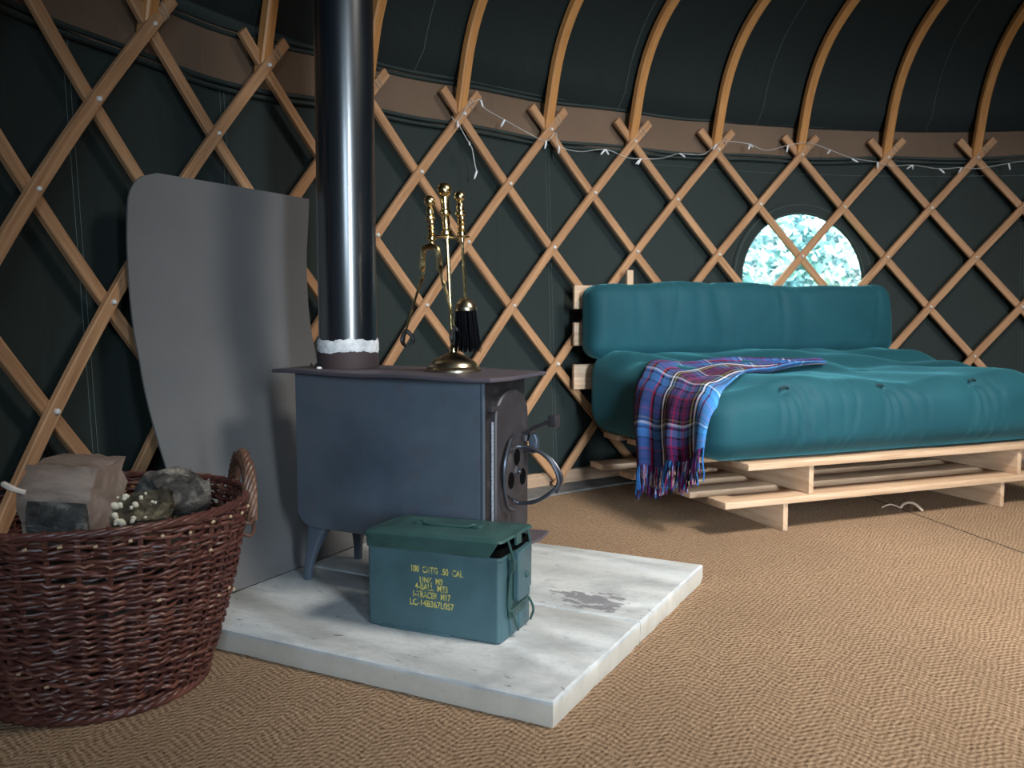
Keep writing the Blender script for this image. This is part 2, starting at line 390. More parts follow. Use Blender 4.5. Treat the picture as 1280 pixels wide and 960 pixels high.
# roof: profile from wall head inwards
PROF = [(-.01, 1.235), (.008, 1.30), (.03, 1.40), (.056, 1.50), (.10, 1.60), (.165, 1.69), (.25, 1.765), (.36, 1.83), (.52, 1.905), (.8, 2.02), (1.3, 2.21), (2.0, 2.47), (2.55, 2.66)]
cp = smooth_path(PROF, 4)
rf = MB(); tss = np.linspace(-1.95, -1.95 + 2 * PI, 150)
RP = [(-.052, 1.40)] + [(a - .045, b + .012) for a, b in cp if b > 1.43] + [(3.08, 2.86)]
P = [[tuple(wall_pt(t, max(.02, (wall_rr(t, 1.283) - .055) - a), b)) for a, b in RP] for t in tss]
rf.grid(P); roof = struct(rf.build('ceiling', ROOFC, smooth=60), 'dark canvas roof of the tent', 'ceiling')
for kk in (4.9, 6.55, 8.5, 1.6, 2.6):
    t = th_k(kk)
    seam(roof, [wall_pt(t, rad_t(t) - a - .003, b) for a, b in RP[:30]], .0011)
# khaki band with piping at its edges
BZ0, BZ1 = 1.245, 1.395
def band_z(t, top):
    # band hangs a little lower at the left
    return float(np.interp(t, [-1.1, -1.02, -.89, -.65, -.15, .3], [1.36, 1.367, 1.391, 1.408, 1.428, 1.43])) if top else float(np.interp(t, [-1.1, -1.02, -.89, -.65, -.15, .3], [1.215, 1.222, 1.25, 1.25, 1.28, 1.285]))
tb = np.linspace(-1.75, 1.0, 130)
bd = MB(); P = [[tuple(wall_pt(t, wall_rr(t, z) - .009 - .004 * math.sin(9 * t + 5 * q), z)) for q, z in [(q, band_z(t, 0) * (1 - q) + band_z(t, 1) * q) for q in (0, .33, .66, 1)]] for t in tb]
bd.grid(P); band = struct(bd.build('trim_1', KHAKI, smooth=60), 'khaki canvas band along the head of the wall', 'trim')
for top in (0, 1):
    for dz in (-.008, .008):
        m = MB(); m.tube([wall_pt(t, wall_rr(t, band_z(t, top)) - .013, band_z(t, top) + dz + .004 * math.sin(t * 31)) for t in tb], .0065, 6); m.build('piping', PIPE, band)
# timber kick board and grey floor edge
kb = MB(); P = []
tk = np.linspace(-1.75, .9, 140)
P = [[tuple(wall_pt(t, rad_t(t) + a, z)) for a, z in ((-.035, 0), (-.035, .05), (-.032, .053), (-.016, .053), (-.014, 0))] for t in tk]
kb.grid(P)
for i, f in enumerate(kb.f): kb.uv[i] = [(kb.v[j][0] * 1.2 + kb.v[j][1] * .5, kb.v[j][2]) for j in f]
struct(kb.build('baseboard_back', PINED, smooth=30), 'timber kick board at the foot of the tent wall', 'baseboard')
gr = MB(); P = [[tuple(wall_pt(t, r, z)) for r, z in ((2.955, .001), (2.96, .006), (rad_t(t) - .045, .008), (rad_t(t) - .040, .001))] for t in tk]
gr.grid(P); struct(gr.build('trim_2', GREYRIM, smooth=30), 'grey strip between carpet and wall', 'trim')
# window: hem ring, clear pane
def wp(a, r, off): 
    t = WT + r * math.cos(a) / 3.15; z = WZ + r * math.sin(a); return wall_pt(t, wall_rr(t, z) + off, z)
pn = MB(); P = [[tuple(wp(a, r, .001)) for r in (1e-3, .1, WR + .012)] for a in np.linspace(0, 2 * PI, 65)]
pn.grid(P)
gm = bpy.data.materials.new('clear_vinyl'); gm.use_nodes = True; nt = gm.node_tree; nt.nodes.clear()
ou = nt.nodes.new('ShaderNodeOutputMaterial'); tr = nt.nodes.new('ShaderNodeBsdfTransparent'); gl = nt.nodes.new('ShaderNodeBsdfGlossy'); gl.inputs['Roughness'].default_value = .1
mx = nt.nodes.new('ShaderNodeMixShader'); mx.inputs[0].default_value = .05
tr.inputs['Color'].default_value = (.95, .98, .98, 1)
nt.links.new(tr.outputs[0], mx.inputs[1]); nt.links.new(gl.outputs[0], mx.inputs[2]); nt.links.new(mx.outputs[0], ou.inputs[0])
pane = struct(pn.build('window_1', gm, smooth=60), 'round clear plastic window in the canvas wall behind the sofa', 'window')
hr = MB(); P = [[tuple(wp(a, r, o)) for r, o in ((WR, .004), (WR + .001, -.007), (WR + .018, -.010), (WR + .05, -.007), (WR + .052, .003))] for a in np.linspace(0, 2 * PI, 65)]
hr.grid(P); hr.build('window_frame', CANVAS, pane, 60)
for r in (WR + .006, WR + .04):
    m = MB(); m.tube([wp(a, r, -.0105 if r < WR + .02 else -.009) for a in np.linspace(0, 2 * PI, 64, endpoint=False)], .0012, 4, True); m.build('stitching', THREAD, pane)

# trellis of laths
tw = thing('trellis_wall', 'criss-cross wooden lath trellis bolted together in front of the dark canvas wall', 'trellis')
def lath(i, sgn, off, r0, r1):
    rows = np.linspace(r0, r1, 40); pts = [lat_pt(i - sgn * .5 * r, r, off) for r in rows]
    T = np.gradient(np.array(pts), axis=0); N = []; W = []
    for p, tt, r in zip(pts, T, rows):
        tt = tt / np.linalg.norm(tt); nn = np.array([p[0] - CX, p[1] - CY, 0]); nn /= np.linalg.norm(nn); nn = nn - tt * (nn @ tt); nn /= np.linalg.norm(nn)
        N.append(nn); W.append(np.cross(tt, nn))
    m = MB(); m.sweep(pts, W, N, .0148, .0075); return m.build('lath', ASH, tw, 30)
for i in range(-1, 14): lath(i, 1, -.0078, -.36, 6.12)
for i in range(-5, 11): lath(i, -1, .0078, -.36, 6.12)
bm_ = MB(); bm_.lathe([(0, .0085), (.0035, .008), (.0058, .0055), (.0062, .001), (.0062, 0)][::-1], 10)
bolt0 = None
for row in range(0, 6):
    for k in np.arange(-1.5, 10.01, .5):
        if (round(2 * k) + row) % 2: continue
        if row == 5 and not (4 <= k <= 5 or k < 0): continue
        if row == 4 and 5 <= k <= 8: continue
        p = lat_pt(k, row, -.0152); t = th_k(k)
        if bolt0 is None: o = bolt0 = bm_.build('bolt', BOLT, tw)
        else: o = bolt0.copy(); COL.objects.link(o)
        o.location = p; d = Vector((-math.sin(t), -math.cos(t), 0)); o.rotation_euler = d.to_track_quat('Z', 'Y').to_euler()
        s = random.uniform(.8, 1.05); o.scale = (s, s, s)
# cord lashings at the trellis head
for k in range(-1, 11):
    m = MB()
    for q in range(2):
        r = -.15 - .05 * q; c = lat_pt(k - .5 * r, r, -.0078); a = lat_pt(k - .5 * (r - .1), r - .1, -.0078) - c; a /= np.linalg.norm(a)
        t = th_k(k); nn = np.array([math.sin(t), math.cos(t), 0]); w = np.cross(a, nn)
        m.tube([c + w * .0165 * math.copysign(abs(math.cos(x)) ** .6, math.cos(x)) + nn * .0098 * math.copysign(abs(math.sin(x)) ** .6, math.sin(x)) + a * .004 * math.sin(x + q) for x in np.linspace(0, 2 * PI, 14, endpoint=False)], .0022, 5, True)
    m.build('lashing', CORD, tw)

# roof poles
pole_labels = ['bent wooden roof pole at the top left corner, leftmost of the poles', 'bent wooden roof pole above the grey leaning board, left of the flue',
 'bent wooden roof pole just right of the black flue pipe', 'bent wooden roof pole above the brass tool stand, second to the right of the flue', 'bent wooden roof pole third to the right of the flue',
 'bent wooden roof pole above the sofa back, fourth to the right of the flue', 'bent wooden roof pole above left of the round window, fourth from the right', 'bent wooden roof pole right above the round window, third from the right',
 'bent wooden roof pole right of the round window, second from the right', 'bent wooden roof pole at the right edge, rightmost of the poles']
pp = smooth_path(PROF, 6)
for k in range(10):
    t = th_k(k); m = MB(); base = wall_pt(t, rad_t(t), 1.262)
    a3 = [wall_pt(t, rad_t(t) - (a - .012) * (.94 if k < 5 else 1.05), b) - base for a, b in pp if b > 1.262]
    T = np.gradient(np.array(a3), axis=0); T /= np.linalg.norm(T, axis=1)[:, None]
    w = np.array([math.cos(t), -math.sin(t), 0]); m.sweep(a3, [w] * len(a3), [np.cross(q, w) for q in T], .0175, .0150)
    o = m.build('roof_pole', ASHP, None, 30, base); tag(o, pole_labels[k], 'roof pole', 'bent roof poles')

# ------------------------------------------------------------------ fairy lights
def nd(k, z, off=-.03): 
    t = th_k(k); return wall_pt(t, rad_t(t) + off - LEAN * (H0 - z) / RH, z)
fw = [(2.82, 1.262), (2.88, 1.25), (3.02, 1.31), (3.15, 1.335), (3.2, 1.31), (3.42, 1.285), (3.68, 1.255), (3.9, 1.235), (4.02, 1.27), (4.05, 1.225), (4.3, 1.215), (4.6, 1.235), (4.85, 1.215), (5.03, 1.215), (5.28, 1.225), (5.5, 1.25), (5.78, 1.255), (5.95, 1.30), (6.1, 1.315), (6.35, 1.31), (6.55, 1.29), (6.8, 1.315), (7.05, 1.33), (7.3, 1.305), (7.55, 1.275), (7.85, 1.26), (8.0, 1.245), (8.25, 1.25), (8.55, 1.235), (8.8, 1.24), (9.0, 1.235), (9.3, 1.255), (9.6, 1.265), (9.9, 1.25)]
fl_ = thing('fairy_lights', 'thin white string of fairy lights draped along the head of the trellis', 'fairy lights')
m = MB(); m.tube(smooth_path([nd(k, z) for k, z in fw], 5), .0012, 5); m.build('wire', WIREW, fl_)
m = MB(); m.tube(smooth_path([nd(k, z) for k, z in ((2.88, 1.25), (2.95, 1.215), (3.0, 1.19), (3.04, 1.17), (3.06, 1.13), (3.08, 1.10))], 5), .0015, 5); m.build('wire', WIREW, fl_)
b_ = MB(); b_.lathe([(.0015, 0), (.0032, .003), (.0034, .018), (.0026, .026), (0, .030)], 8); b0 = None
for k, z in fw[1::2] + [(3.0, 1.19), (3.08, 1.10), (4.6, 1.235), (5.03, 1.215), (6.35, 1.31), (7.55, 1.27), (8.55, 1.235), (8.25, 1.25), (9.6, 1.26)]:
    if b0 is None: o = b0 = b_.build('bulb', BULB, fl_)
    else: o = b0.copy(); COL.objects.link(o)
    o.location = nd(k, z, -.033); o.rotation_euler = (random.uniform(2.0, 4.2), random.uniform(-.8, .8), random.uniform(0, 6))

# ------------------------------------------------------------------ stone hearth frame: local axes e1 (along front), e2 (to the back)
PX, PY = .064, 1.323; RZ = math.atan2(-.462, .887); c_, s_ = math.cos(RZ), math.sin(RZ)
def H(s, t, z): return (PX + c_ * s - s_ * t, PY + s_ * s + c_ * t, z)
SLAB_T = .044
SOOT = (.275, -.145)
SLABM = slab_mat()
SOOT = (9, 9); SLABF = slab_mat()
def slab(label, s0, s1, t0, t1, mat):
    sx, sy = (s1 - s0) / 2, (t1 - t0) / 2; m = MB()
    def ring(z, ins): 
        out = []
        for i in range(4):
            a, b = [(-1, -1), (1, -1), (1, 1), (-1, 1)][i], [(1, -1), (1, 1), (-1, 1), (-1, -1)][i]
            for q in range(24):
                f = q / 24; x = (a[0] + (b[0] - a[0]) * f) * sx; y = (a[1] + (b[1] - a[1]) * f) * sy
                j = ins + (random.random() ** 4) * .0022
                out.append((x - math.copysign(j, x) if abs(x) > sx - 1e-6 else x, y - math.copysign(j, y) if abs(y) > sy - 1e-6 else y, z))
        return out
    m.loft([ring(0, .002), ring(.012, 0), ring(.028, 0), ring(SLAB_T - .003, 0), ring(SLAB_T, .003)])
    o = m.build('paving_slab', mat, None, 40, H((s0 + s1) / 2, (t0 + t1) / 2, 0)); o.rotation_euler = (0, 0, RZ); return tag(o, label, 'paving slab', 'concrete hearth slabs')
slab('pale concrete paving slab at the front, with the green metal box on it', -.826, 0, 0, .396, SLABF)
slab('pale concrete paving slab at the back, sooty patch, stove legs standing on it', -.826, .0, .400, .836, SLABM)

# ------------------------------------------------------------------ stove
SX, SY = -.528, .40
st = thing('wood_stove', 'dark steel box wood burning stove standing on the pale slabs', 'stove', H(SX, SY, SLAB_T), RZ)
def u_outline(x0, x1, z0, z1, r, n=7):
    pts = [(x1, z1), (x0, z1)]
    pts += [(x0 + r - r * math.cos(a), z0 + r - r * math.sin(a)) for a in np.linspace(0, PI / 2, n)]
    pts += [(x1 - r + r * math.sin(a), z0 + r - r * math.cos(a)) for a in np.linspace(0, PI / 2, n)]
    return pts
m = MB(); bx0, bx1, by0, by1, bz0, bz1 = -.235, .235, -.10, .083, .122, .460
rings = []
for y, i in ((by0, .004), (by0 + .001, .0015), (by0 + .004, 0), (by1 - .004, 0), (by1, .004)):
    rings.append([(x, y, z) for x, z in u_outline(bx0 + i, bx1 - i, bz0 + i, bz1 - i, .042)])
m.loft(rings); body = m.build('stove_body', STOVE, st, 30)
m = MB(); m.box((bx1 - .003, by0 - .002, bz0 + .02), (bx1 + .003, by0 + .006, bz1), .0015); m.build('edge_weld', STOVE, st)
m = MB(); m.box((bx1 - .002, by0 + .006, bz0 + .02), (bx1 + .0012, by1 - .004, bz1), .0005); m.build('end_shade_sheet', ENDSHADE, st)  # thin dark sheet that paints shade over the right end of the body
# hot plate with gently bowed front
def plate_ring(z, ins):
    out = []
    for f in np.linspace(0, 1, 15): out.append((-.296 + .558 * f, -.104 - .024 * math.sin(PI * f) ** .8 - (.012 if f > .75 else .012 * max(0, (f - .4) / .35) if f > .4 else 0)))
    out += [(.266, -.106), (.276, -.06), (.272, .02), (.266, .122), (.258, .13)]
    out += [(.1, .133), (-.1, .132), (-.288, .13), (-.298, .122), (-.302, 0), (-.302, -.096)]
    cx, cy = -.015, 0; res = []
    for x, y in out:
        d = math.hypot(x - cx, y - cy); res.append((x - (x - cx) / d * ins, y - (y - cy) / d * ins, z + .003 * math.cos(3 * x) - .003 + .0015 * math.sin(21 * x)))
    return res
m = MB(); m.loft([plate_ring(.4605, .002), plate_ring(.4625, 0), plate_ring(.4665, 0), plate_ring(.4685, .002)]); m.build('hot_plate', PLATE, st, 30)
# legs, cabriole profile
def leg(fx, fy, tx, ty):
    m = MB(); rings = []
    for f in np.linspace(0, 1, 9):
        z = .128 * f; g = f ** 1.6; x = fx + (tx - fx) * g; y = fy + (ty - fy) * g
        w = .0085 + .019 * f ** 2.2; 
        rings.append([(x + a, y + b, z) for a, b in rrect(w, w * .75, w * .3, 3)])
    m.loft(rings); m.build('leg', STOVE, st, 40)
leg(-.219, -.086, -.190, -.068); leg(-.222, .100, -.188, .062); leg(.219, -.086, .190, -.068); leg(.222, .100, .188, .062)
# door on the right end, arched head
dr = bpy.data.objects.new('stove_door', None)
def arch(x, y0, y1, z0, z1, ins, n=12):
    r = (y1 - y0) / 2 - ins; cy = (y0 + y1) / 2; rz = r * .78
    return [(x, y0 + ins, z0 + ins), (x, y1 - ins, z0 + ins)] + [(x, cy + r * math.cos(a), z1 - ins - rz + rz * math.sin(a)) for a in np.linspace(0, PI, n)]
m = MB(); D0, D1, DZ0, DZ1 = -.068, .074, .145, .437
m.loft([arch(bx1 + .001, D0, D1, DZ0, DZ1, 0), arch(bx1 + .010, D0, D1, DZ0, DZ1, 0), arch(bx1 + .013, D0, D1, DZ0, DZ1, .003)])
door = m.build('stove_door', DOOR, st, 30)
m = MB(); m.tube([(bx1 + .005, D0 - .001, z) for z in np.linspace(DZ0 + .01, DZ1 - .06, 60)], np.array([.0026 + .0006 * (i % 2) for i in range(60)]), 8); m.build('rope_seal', ROPE, door)
for z in (.403, .173):
    m = MB(); m.box((bx1 - .002, D0 - .020, z - .005), (bx1 + .014, D0 + .012, z + .006), .002); m.build('hinge', DOOR, door)
# air wheel with three holes
def disc_ring(x, r, n=28): return [(x, .008 + r * math.cos(2 * PI * j / n), .268 + r * math.sin(2 * PI * j / n)) for j in range(n)]
m = MB(); m.loft([disc_ring(bx1 + .013, .056), disc_ring(bx1 + .018, .056), disc_ring(bx1 + .020, .052), disc_ring(bx1 + .020, .012), disc_ring(bx1 + .024, .008)]); aw = m.build('air_wheel', DOOR, door, 30)
for a in (90, 210, 330):
    m = MB(); cy, cz = .008 + .030 * math.cos(math.radians(a)), .268 + .030 * math.sin(math.radians(a))
    m.loft([[(x, cy + r * .85 * math.cos(q), cz + r * 1.15 * math.sin(q)) for q in np.linspace(0, 2 * PI, 14, endpoint=False)] for x, r in ((bx1 + .0195, .0155), (bx1 + .0212, .015))]); m.build('air_hole', DARKHOLE, aw)  # black ovals stand in for the darkness inside the holes
m = MB(); m.lathe([(.006, 0), (.006, .004), (.004, .007), (0, .008)], 10); o = m.build('wheel_bolt', STEELWIRE, aw); o.location = (bx1 + .022, .008, .268); o.rotation_euler = (0, PI / 2, 0)
# wire coil handle: ring against the door, loops standing out to the right
X0 = bx1 + .018
m = MB(); m.tube(smooth_path([(X0 + .004, -.005, .345), (X0 + .006, -.030, .332), (X0 + .006, -.052, .290), (X0 + .006, -.052, .240), (X0 + .006, -.040, .205), (X0 + .008, -.018, .195)], 8), .0042, 8); 
m.tube(smooth_path([(X0 + .004, -.040, .318), (X0 + .012, -.01, .322), (X0 + .045, .0, .318), (X0 + .080, .002, .296), (X0 + .098, .002, .262), (X0 + .088, .002, .238), (X0 + .050, .0, .212), (X0 + .015, -.006, .206), (X0 + .004, -.014, .212)], 8), .0040, 8)
m.tube(smooth_path([(X0 + .016, .012, .310), (X0 + .050, .010, .312), (X0 + .082, .008, .296), (X0 + .104, .006, .262), (X0 + .092, .006, .232)], 8), .0033, 8); m.build('wire_handle', STEELWIRE, door)
# latch lever
m = MB(); m.sweep([(X0 - .004, .052, .338), (X0 + .025, .050, .356), (X0 + .055, .046, .368), (X0 + .066, .045, .369)], [(0, 1, 0)] * 4, [(-.4, 0, .92)] * 4, .010, .0045)
m.box((X0 + .058, .034, .358), (X0 + .078, .056, .384), .004); m.lathe([(.012, 0), (.012, .012), (.008, .016)], 12, (X0 - .002, .052, .326)); lat = m.build('latch_lever', DOOR, door)
m = MB(); m.loft([[(X0 + .022 + a, .046 + b, z) for a, b in rrect(w, .007, .004, 3)] for z, w in ((.302, .004), (.312, .009), (.330, .011), (.342, .006))]); m.build('catch', STOVE, lat)
# ash lip
m = MB(); m.loft([[(bx1 - .004, -.075, z), (bx1 + .05, -.06, z), (bx1 + .062, .035, z), (bx1 + .05, .098, z), (bx1 - .004, .090, z)] for z in (.122, .128)]); m.build('ash_lip', PLATE, st, 30)
# flue
FX, FY = -.717 - SX, .43 - SY; FZ = .4675
m = MB(); m.lathe([(.0655, .06), (.0648, 1.0), (.0648, 2.4)], 64, (FX, FY, FZ)); m.build('flue_pipe', FLUE, st)
m = MB(); m.lathe([(.069, 0), (.0695, .015), (.0685, .034), (.0665, .046)], 48, (FX, FY, FZ)); m.build('flue_collar', RUST, st)
m = MB(); nn = 90; ph = rng.uniform(0, 6, 8)
P = []
for j in range(nn):
    a = 2 * PI * j / nn; l0 = .033 + .003 * math.sin(3 * a + ph[0]) + .0012 * math.sin(13 * a + ph[1]) + rng.uniform(-.001, .001); l1 = .064 + .0022 * math.sin(4 * a + ph[2]) + .0012 * math.sin(15 * a + ph[3]) + rng.uniform(-.001, .001)
    row = []
    for q in range(9):
        f = q / 8; z = l0 + (l1 - l0) * f; r = .0668 + .0032 * math.sin(PI * f) ** .7 + rng.uniform(-.0005, .0005) - (.0012 if q == 4 else 0)
        row.append((FX + r * math.cos(a), FY + r * math.sin(a), FZ + z))
    P.append(row)
m.grid(np.array(P).transpose(1, 0, 2)[::-1], True); m.build('cement_seal', CEMENT, st, 80)
# soot crumbs and flakes lying on the hot plate (countless)
m = MB()
for i in range(60):
    s, t = rng.normal(-.235, .022), rng.normal(.030, .018); r = rng.uniform(.0015, .005)
    vv = [(s + r * x * rng.uniform(.6, 1.3), t + r * y * rng.uniform(.6, 1.3), .4685 + max(0, r * (z + .5))) for x, y, z in ((1, 0, 0), (-.5, .9, 0), (-.5, -.9, 0), (0, 0, 1.2), (0, 0, -.5))]
    m.add(vv, [[0, 1, 3], [1, 2, 3], [2, 0, 3], [1, 0, 4], [2, 1, 4], [0, 2, 4]])
o = m.build('soot_crumbs', RUST, None, 0, H(SX, SY, SLAB_T)); o.rotation_euler = (0, 0, RZ); tag(o, 'dark soot crumbs on the left end of the stove top beside the flue', 'crumbs', kind='stuff')
for i, (s, t, lab) in enumerate(((-.238, -.012, 'white cement flake on the stove top at the left foot of the flue'), (-.195, -.066, 'flat white cement flake on the stove top in front of the flue'))):
    m = MB(); r = .006
    m.loft([[(r * w * math.cos(a) * (1 + .25 * math.sin(3 * a + i)), r * w * (.6 if i else .9) * math.sin(a), z) for a in np.linspace(0, 2 * PI, 10, endpoint=False)] for z, w in ((0, .8), (.002, 1), (.0045, .6))])
    o = m.build('cement_flake', CEMENT, None, 40, H(SX + s, SY + t, SLAB_T + .4685)); tag(o, lab, 'flake')

# ------------------------------------------------------------------ brass companion set on the hot plate
CZ = SLAB_T + .4675
TILT = math.radians(-3.2)
def tilt_local(o): o.rotation_euler = (0, TILT, RZ)
cs = thing('companion_stand', 'brass fireside tool stand with domed base and ball finial on the stove top', 'tool stand', H(-.437, .43, CZ)); tilt_local(cs)
cs.rotation_euler = (0, TILT * .0, RZ)
m = MB(); m.lathe([(.060, 0), (.060, .004), (.057, .007), (.052, .010), (.050, .015), (.046, .020), (.034, .028), (.022, .034), (.012, .038), (.008, .041), (0, .0415)], 40); m.build('base', PEWTER, cs)
def lean(p, k=-.050): return (p[0] + k * p[2], p[1], p[2])
m = MB(); m.tube([lean((0, 0, z)) for z in (.036, .15, .285)], .0042, 10); m.lathe([(.008, .036), (.008, .05), (.005, .056)], 14); m.build('stem', BRASS, cs)
def turned(m, base, prof, k=-.055, n=16):
    rings = [[(base[0] + k * z + r * math.cos(2 * PI * j / n), base[1] + r * math.sin(2 * PI * j / n), base[2] + z) for j in range(n)] for r, z in prof]; m.loft(rings, True, False)
def ball(r, z0): return [(r * math.sin(a), z0 + r - r * math.cos(a)) for a in np.linspace(.35, PI, 10)]
m = MB(); turned(m, (-.055 * .285, 0, .285), [(.007, 0), (.0125, .004), (.0125, .011), (.0075, .015), (.0092, .030), (.0072, .043), (.012, .047), (.012, .054), (.0085, .057), (.0095, .068), (.010, .082)] + ball(.0165, .080)); m.build('finial', BRASS, cs)
m = MB(); zb = .283
for a in range(4):
    q = a * PI / 2 + .1
    m.sweep([lean((math.cos(q) * d, math.sin(q) * d, zb)) for d in (.0, .02, .050)], [(-math.sin(q), math.cos(q), 0)] * 3, [(0, 0, 1)] * 3, .006, .0015)
m.lathe([(.012, -.002), (.012, .002)], 16, lean((0, 0, zb))); m.build('hook_ring', BRASS, cs)
TURN = [(.004, -.006), (.0045, .002), (.010, .007), (.0105, .013), (.0065, .018), (.0082, .022), (.0062, .027), (.0085, .032), (.0062, .037), (.008, .042), (.0068, .046), (.0112, .050), (.0112, .055), (.007, .058), (.0085, .064), (.0065, .074)]
# tongs hang at the left
tg = thing('fire_tongs', 'brass fire tongs with splayed arms hanging on the left of the stand', 'tongs', H(-.437 - .006, .405, CZ), RZ)
px2 = lambda px, py: ((px - 555.5) * .00180 - .012, (457 - py) * .00169)
m = MB(); a, b = px2(545, 297); turned(m, (a, 0, b), TURN + ball(.0125, .074)); m.build('handle', BRASS, tg)
for side, pts in enumerate(([(543, 301), (537, 302), (532, 308), (531, 330), (532, 337), (525, 354), (516, 380), (507, 406)], [(543, 301), (549, 302), (554, 308), (557, 330), (560, 343), (566, 362), (573, 387), (577, 402)])):
    P3 = [(px2(*q)[0], .002 - .004 * side, px2(*q)[1]) for q in pts]
    m = MB(); sp = smooth_path(P3, 6); f = np.linspace(0, 1, len(sp)); m.tube(sp, (.0056 - .0026 * f) * np.where(f < .42, 1.25, .8) + .0022 * np.exp(-((f - .42) / .03) ** 2) + .002 * np.exp(-((f - .62) / .02) ** 2), 8); arm = m.build('arm', BRASS, tg)
    m = MB(); e = np.array(P3[-1]); dx = -1 if side == 0 else 1
    for ddx, ddy in ((-.010, .006), (.010, .006), (0, -.012)):
        m.tube(smooth_path([e, e + np.array([ddx, ddy, -.012]), e + np.array([ddx * 1.3, ddy * 1.3, -.026]), e + np.array([ddx * .4, ddy * .4, -.034])], 4), [.0045] * 4 + [.0042] * 4 + [.003] * 5, 6)
    m.build('claw', BLACKIRON, arm)
# brush hangs at the right
hb = thing('hearth_brush', 'brass hearth brush with black bristles hanging on the right of the stand', 'brush', H(-.437 + .034, .425, CZ), RZ)
k = -.062; zo = .140
m = MB(); turned(m, (k * (.278 - zo), 0, .278), TURN + ball(.0115, .076), k); m.build('handle', BRASS, hb)
m = MB(); m.tube([(k * (z - zo), 0, z) for z in (.150, .22, .28)], .0032, 8); m.build('rod', BRASS, hb)
m = MB(); turned(m, (0, 0, .128), [(.023, 0), (.0235, .003), (.022, .010), (.0175, .018), (.010, .025), (.005, .028), (0, .029)], k, 24); m.build('ferrule', PEWTER, hb)
m = MB()
for i in range(170):
    a = rng.uniform(0, 2 * PI); r = .021 * math.sqrt(rng.uniform(0, 1)); x, y = r * math.cos(a), r * math.sin(a); fl2 = rng.uniform(1.1, 1.55)
    m.tube([(x, y, .130), (x * 1.15 + .002, y * 1.15, .10), (x * fl2 + .006 + rng.normal(0, .002), y * fl2, rng.uniform(.040, .055))], [.0016, .0014, .0008], 4)
m.build('bristles', BRISTLE, hb)['kind'] = 'stuff'

# ------------------------------------------------------------------ ammunition box
yaw = RZ + math.atan2(.018, .278)
can = thing('ammo_box', 'green steel ammunition box with yellow stencilled lettering on the front slab', 'ammunition box', H(-.335 + .012, .151 + .072, SLAB_T), yaw)
L2, D2 = .139, .070
m = MB(); R_ = lambda w, d, z, r=.009: [(x, y, z) for x, y in rrect(w, d, r)]
m.loft([R_(L2 - .004, D2 - .004, 0), R_(L2, D2, .004), R_(L2, D2, .150), R_(L2 + .0012, D2 + .0012, .152), R_(L2 + .0012, D2 + .0012, .155), R_(L2 - .001, D2 - .001, .157), R_(L2 - .001, D2 - .001, .168), R_(L2 - .004, D2 - .004, .168), R_(L2 - .004, D2 - .004, .09)], True, True); cb = m.build('box_body', CANP, can, 30)
m = MB(); m.box((-L2 + .03, -D2 - .001, .0), (L2 - .1, -D2 + .002, .006), .001); m.build('bottom_bead', CANP, can)
# black ring paints shade in the lid gap, lid sitting a little open at the latch end
m = MB(); m.loft([R_(L2 - .0005, D2 - .0005, .158), R_(L2 - .0005, D2 - .0005, .171), R_(L2 - .005, D2 - .005, .1715), R_(L2 - .005, D2 - .005, .16)], False, True); m.build('lid_gap_shade', DARKHOLE, can, 30)
lid = MB()
def lidp(w, d):
    q = rrect(w, d, .009); return q[:6] + [(w - .024, d)] + q[6:18] + [(w - .024, -d)] + q[18:]
def lring(w, d, z): return [(x, y, max(z, -.030 + .026 * min(1, max(0, (x - L2 + .016) / .012)))) for x, y in lidp(w, d)]
def lflat(w, d, z): return [(x, y, z) for x, y in lidp(w, d)]
lid.loft([lring(L2 + .0025, D2 + .0025, -.030), lring(L2 + .003, D2 + .003, -.0285), lring(L2 + .003, D2 + .003, -.012), lring(L2 + .005, D2 + .005, -.010), lring(L2 + .005, D2 + .005, -.0035), lflat(L2 + .002, D2 + .002, 0), lflat(L2 - .010, D2 - .010, .0005), lflat(L2 - .014, D2 - .014, .003), lflat(L2 - .05, D2 - .03, .0035)], False, True)
lo = lid.build('lid', CANL, can, 30); lo.location = (0, 0, .186); lo.rotation_euler = (0, -math.radians(1.45), 0)
m = MB(); m.tube(smooth_path([(-.062, 0, .005), (-.056, -.004, .009), (-.040, -.010, .006), (0, -.011, .0055), (.04, -.010, .006), (.054, -.004, .009), (.060, 0, .005)], 6), .0028, 8); m.build('carry_handle', CANL, lo)
for x in (-.063, .062):
    m = MB(); m.box((x - .009, -.010, .002), (x + .009, .010, .009), .002); m.build('handle_bracket', CANL, lo)
m = MB(); m.loft([[(L2 + .006, y, z) for y, z in ((-.012, -.020), (.012, -.020), (.012, .002), (-.012, .002))], [(L2 + .002, y, z) for y, z in ((-.012, -.020), (.012, -.020), (.012, .002), (-.012, .002))]]); m.build('lid_catch', CANL, lo)
# latch: hinged cover plate, bracket and two wire bails on the right end
lt = MB(); x1 = L2 + .016
lt.loft([[(x1 + o_, y * s, zc + (z - zc) * s) for y, z in ((-.030, .076), (-.026, .070), (.016, .070), (.018, .082), (.032, .084), (.034, .160), (.030, .166), (-.028, .160))] for o_, s, zc in ((-.008, 1, .115), (0, 1, .115), (.002, .93, .115))]); latch = lt.build('latch_plate', CANP, can, 30)
m = MB(); m.box((L2 + .001, -.040, .040), (L2 + .006, .036, .160), .002); m.box((L2 + .001, -.040, .128), (L2 + .014, -.028, .150), .002); m.build('latch_bracket', CANL, can)
m = MB(); m.lathe([(.006, 0), (.006, .002), (.004, .004)], 12); o = m.build('rivet', CANL, latch); o.location = (x1 + .002, .008, .112); o.rotation_euler = (0, PI / 2, 0)
m = MB()
m.tube(smooth_path([(L2 + .004, -.045, .186), (L2 + .010, -.043, .165), (L2 + .013, -.038, .146), (L2 + .014, -.026, .140)], 6), .0024, 7)
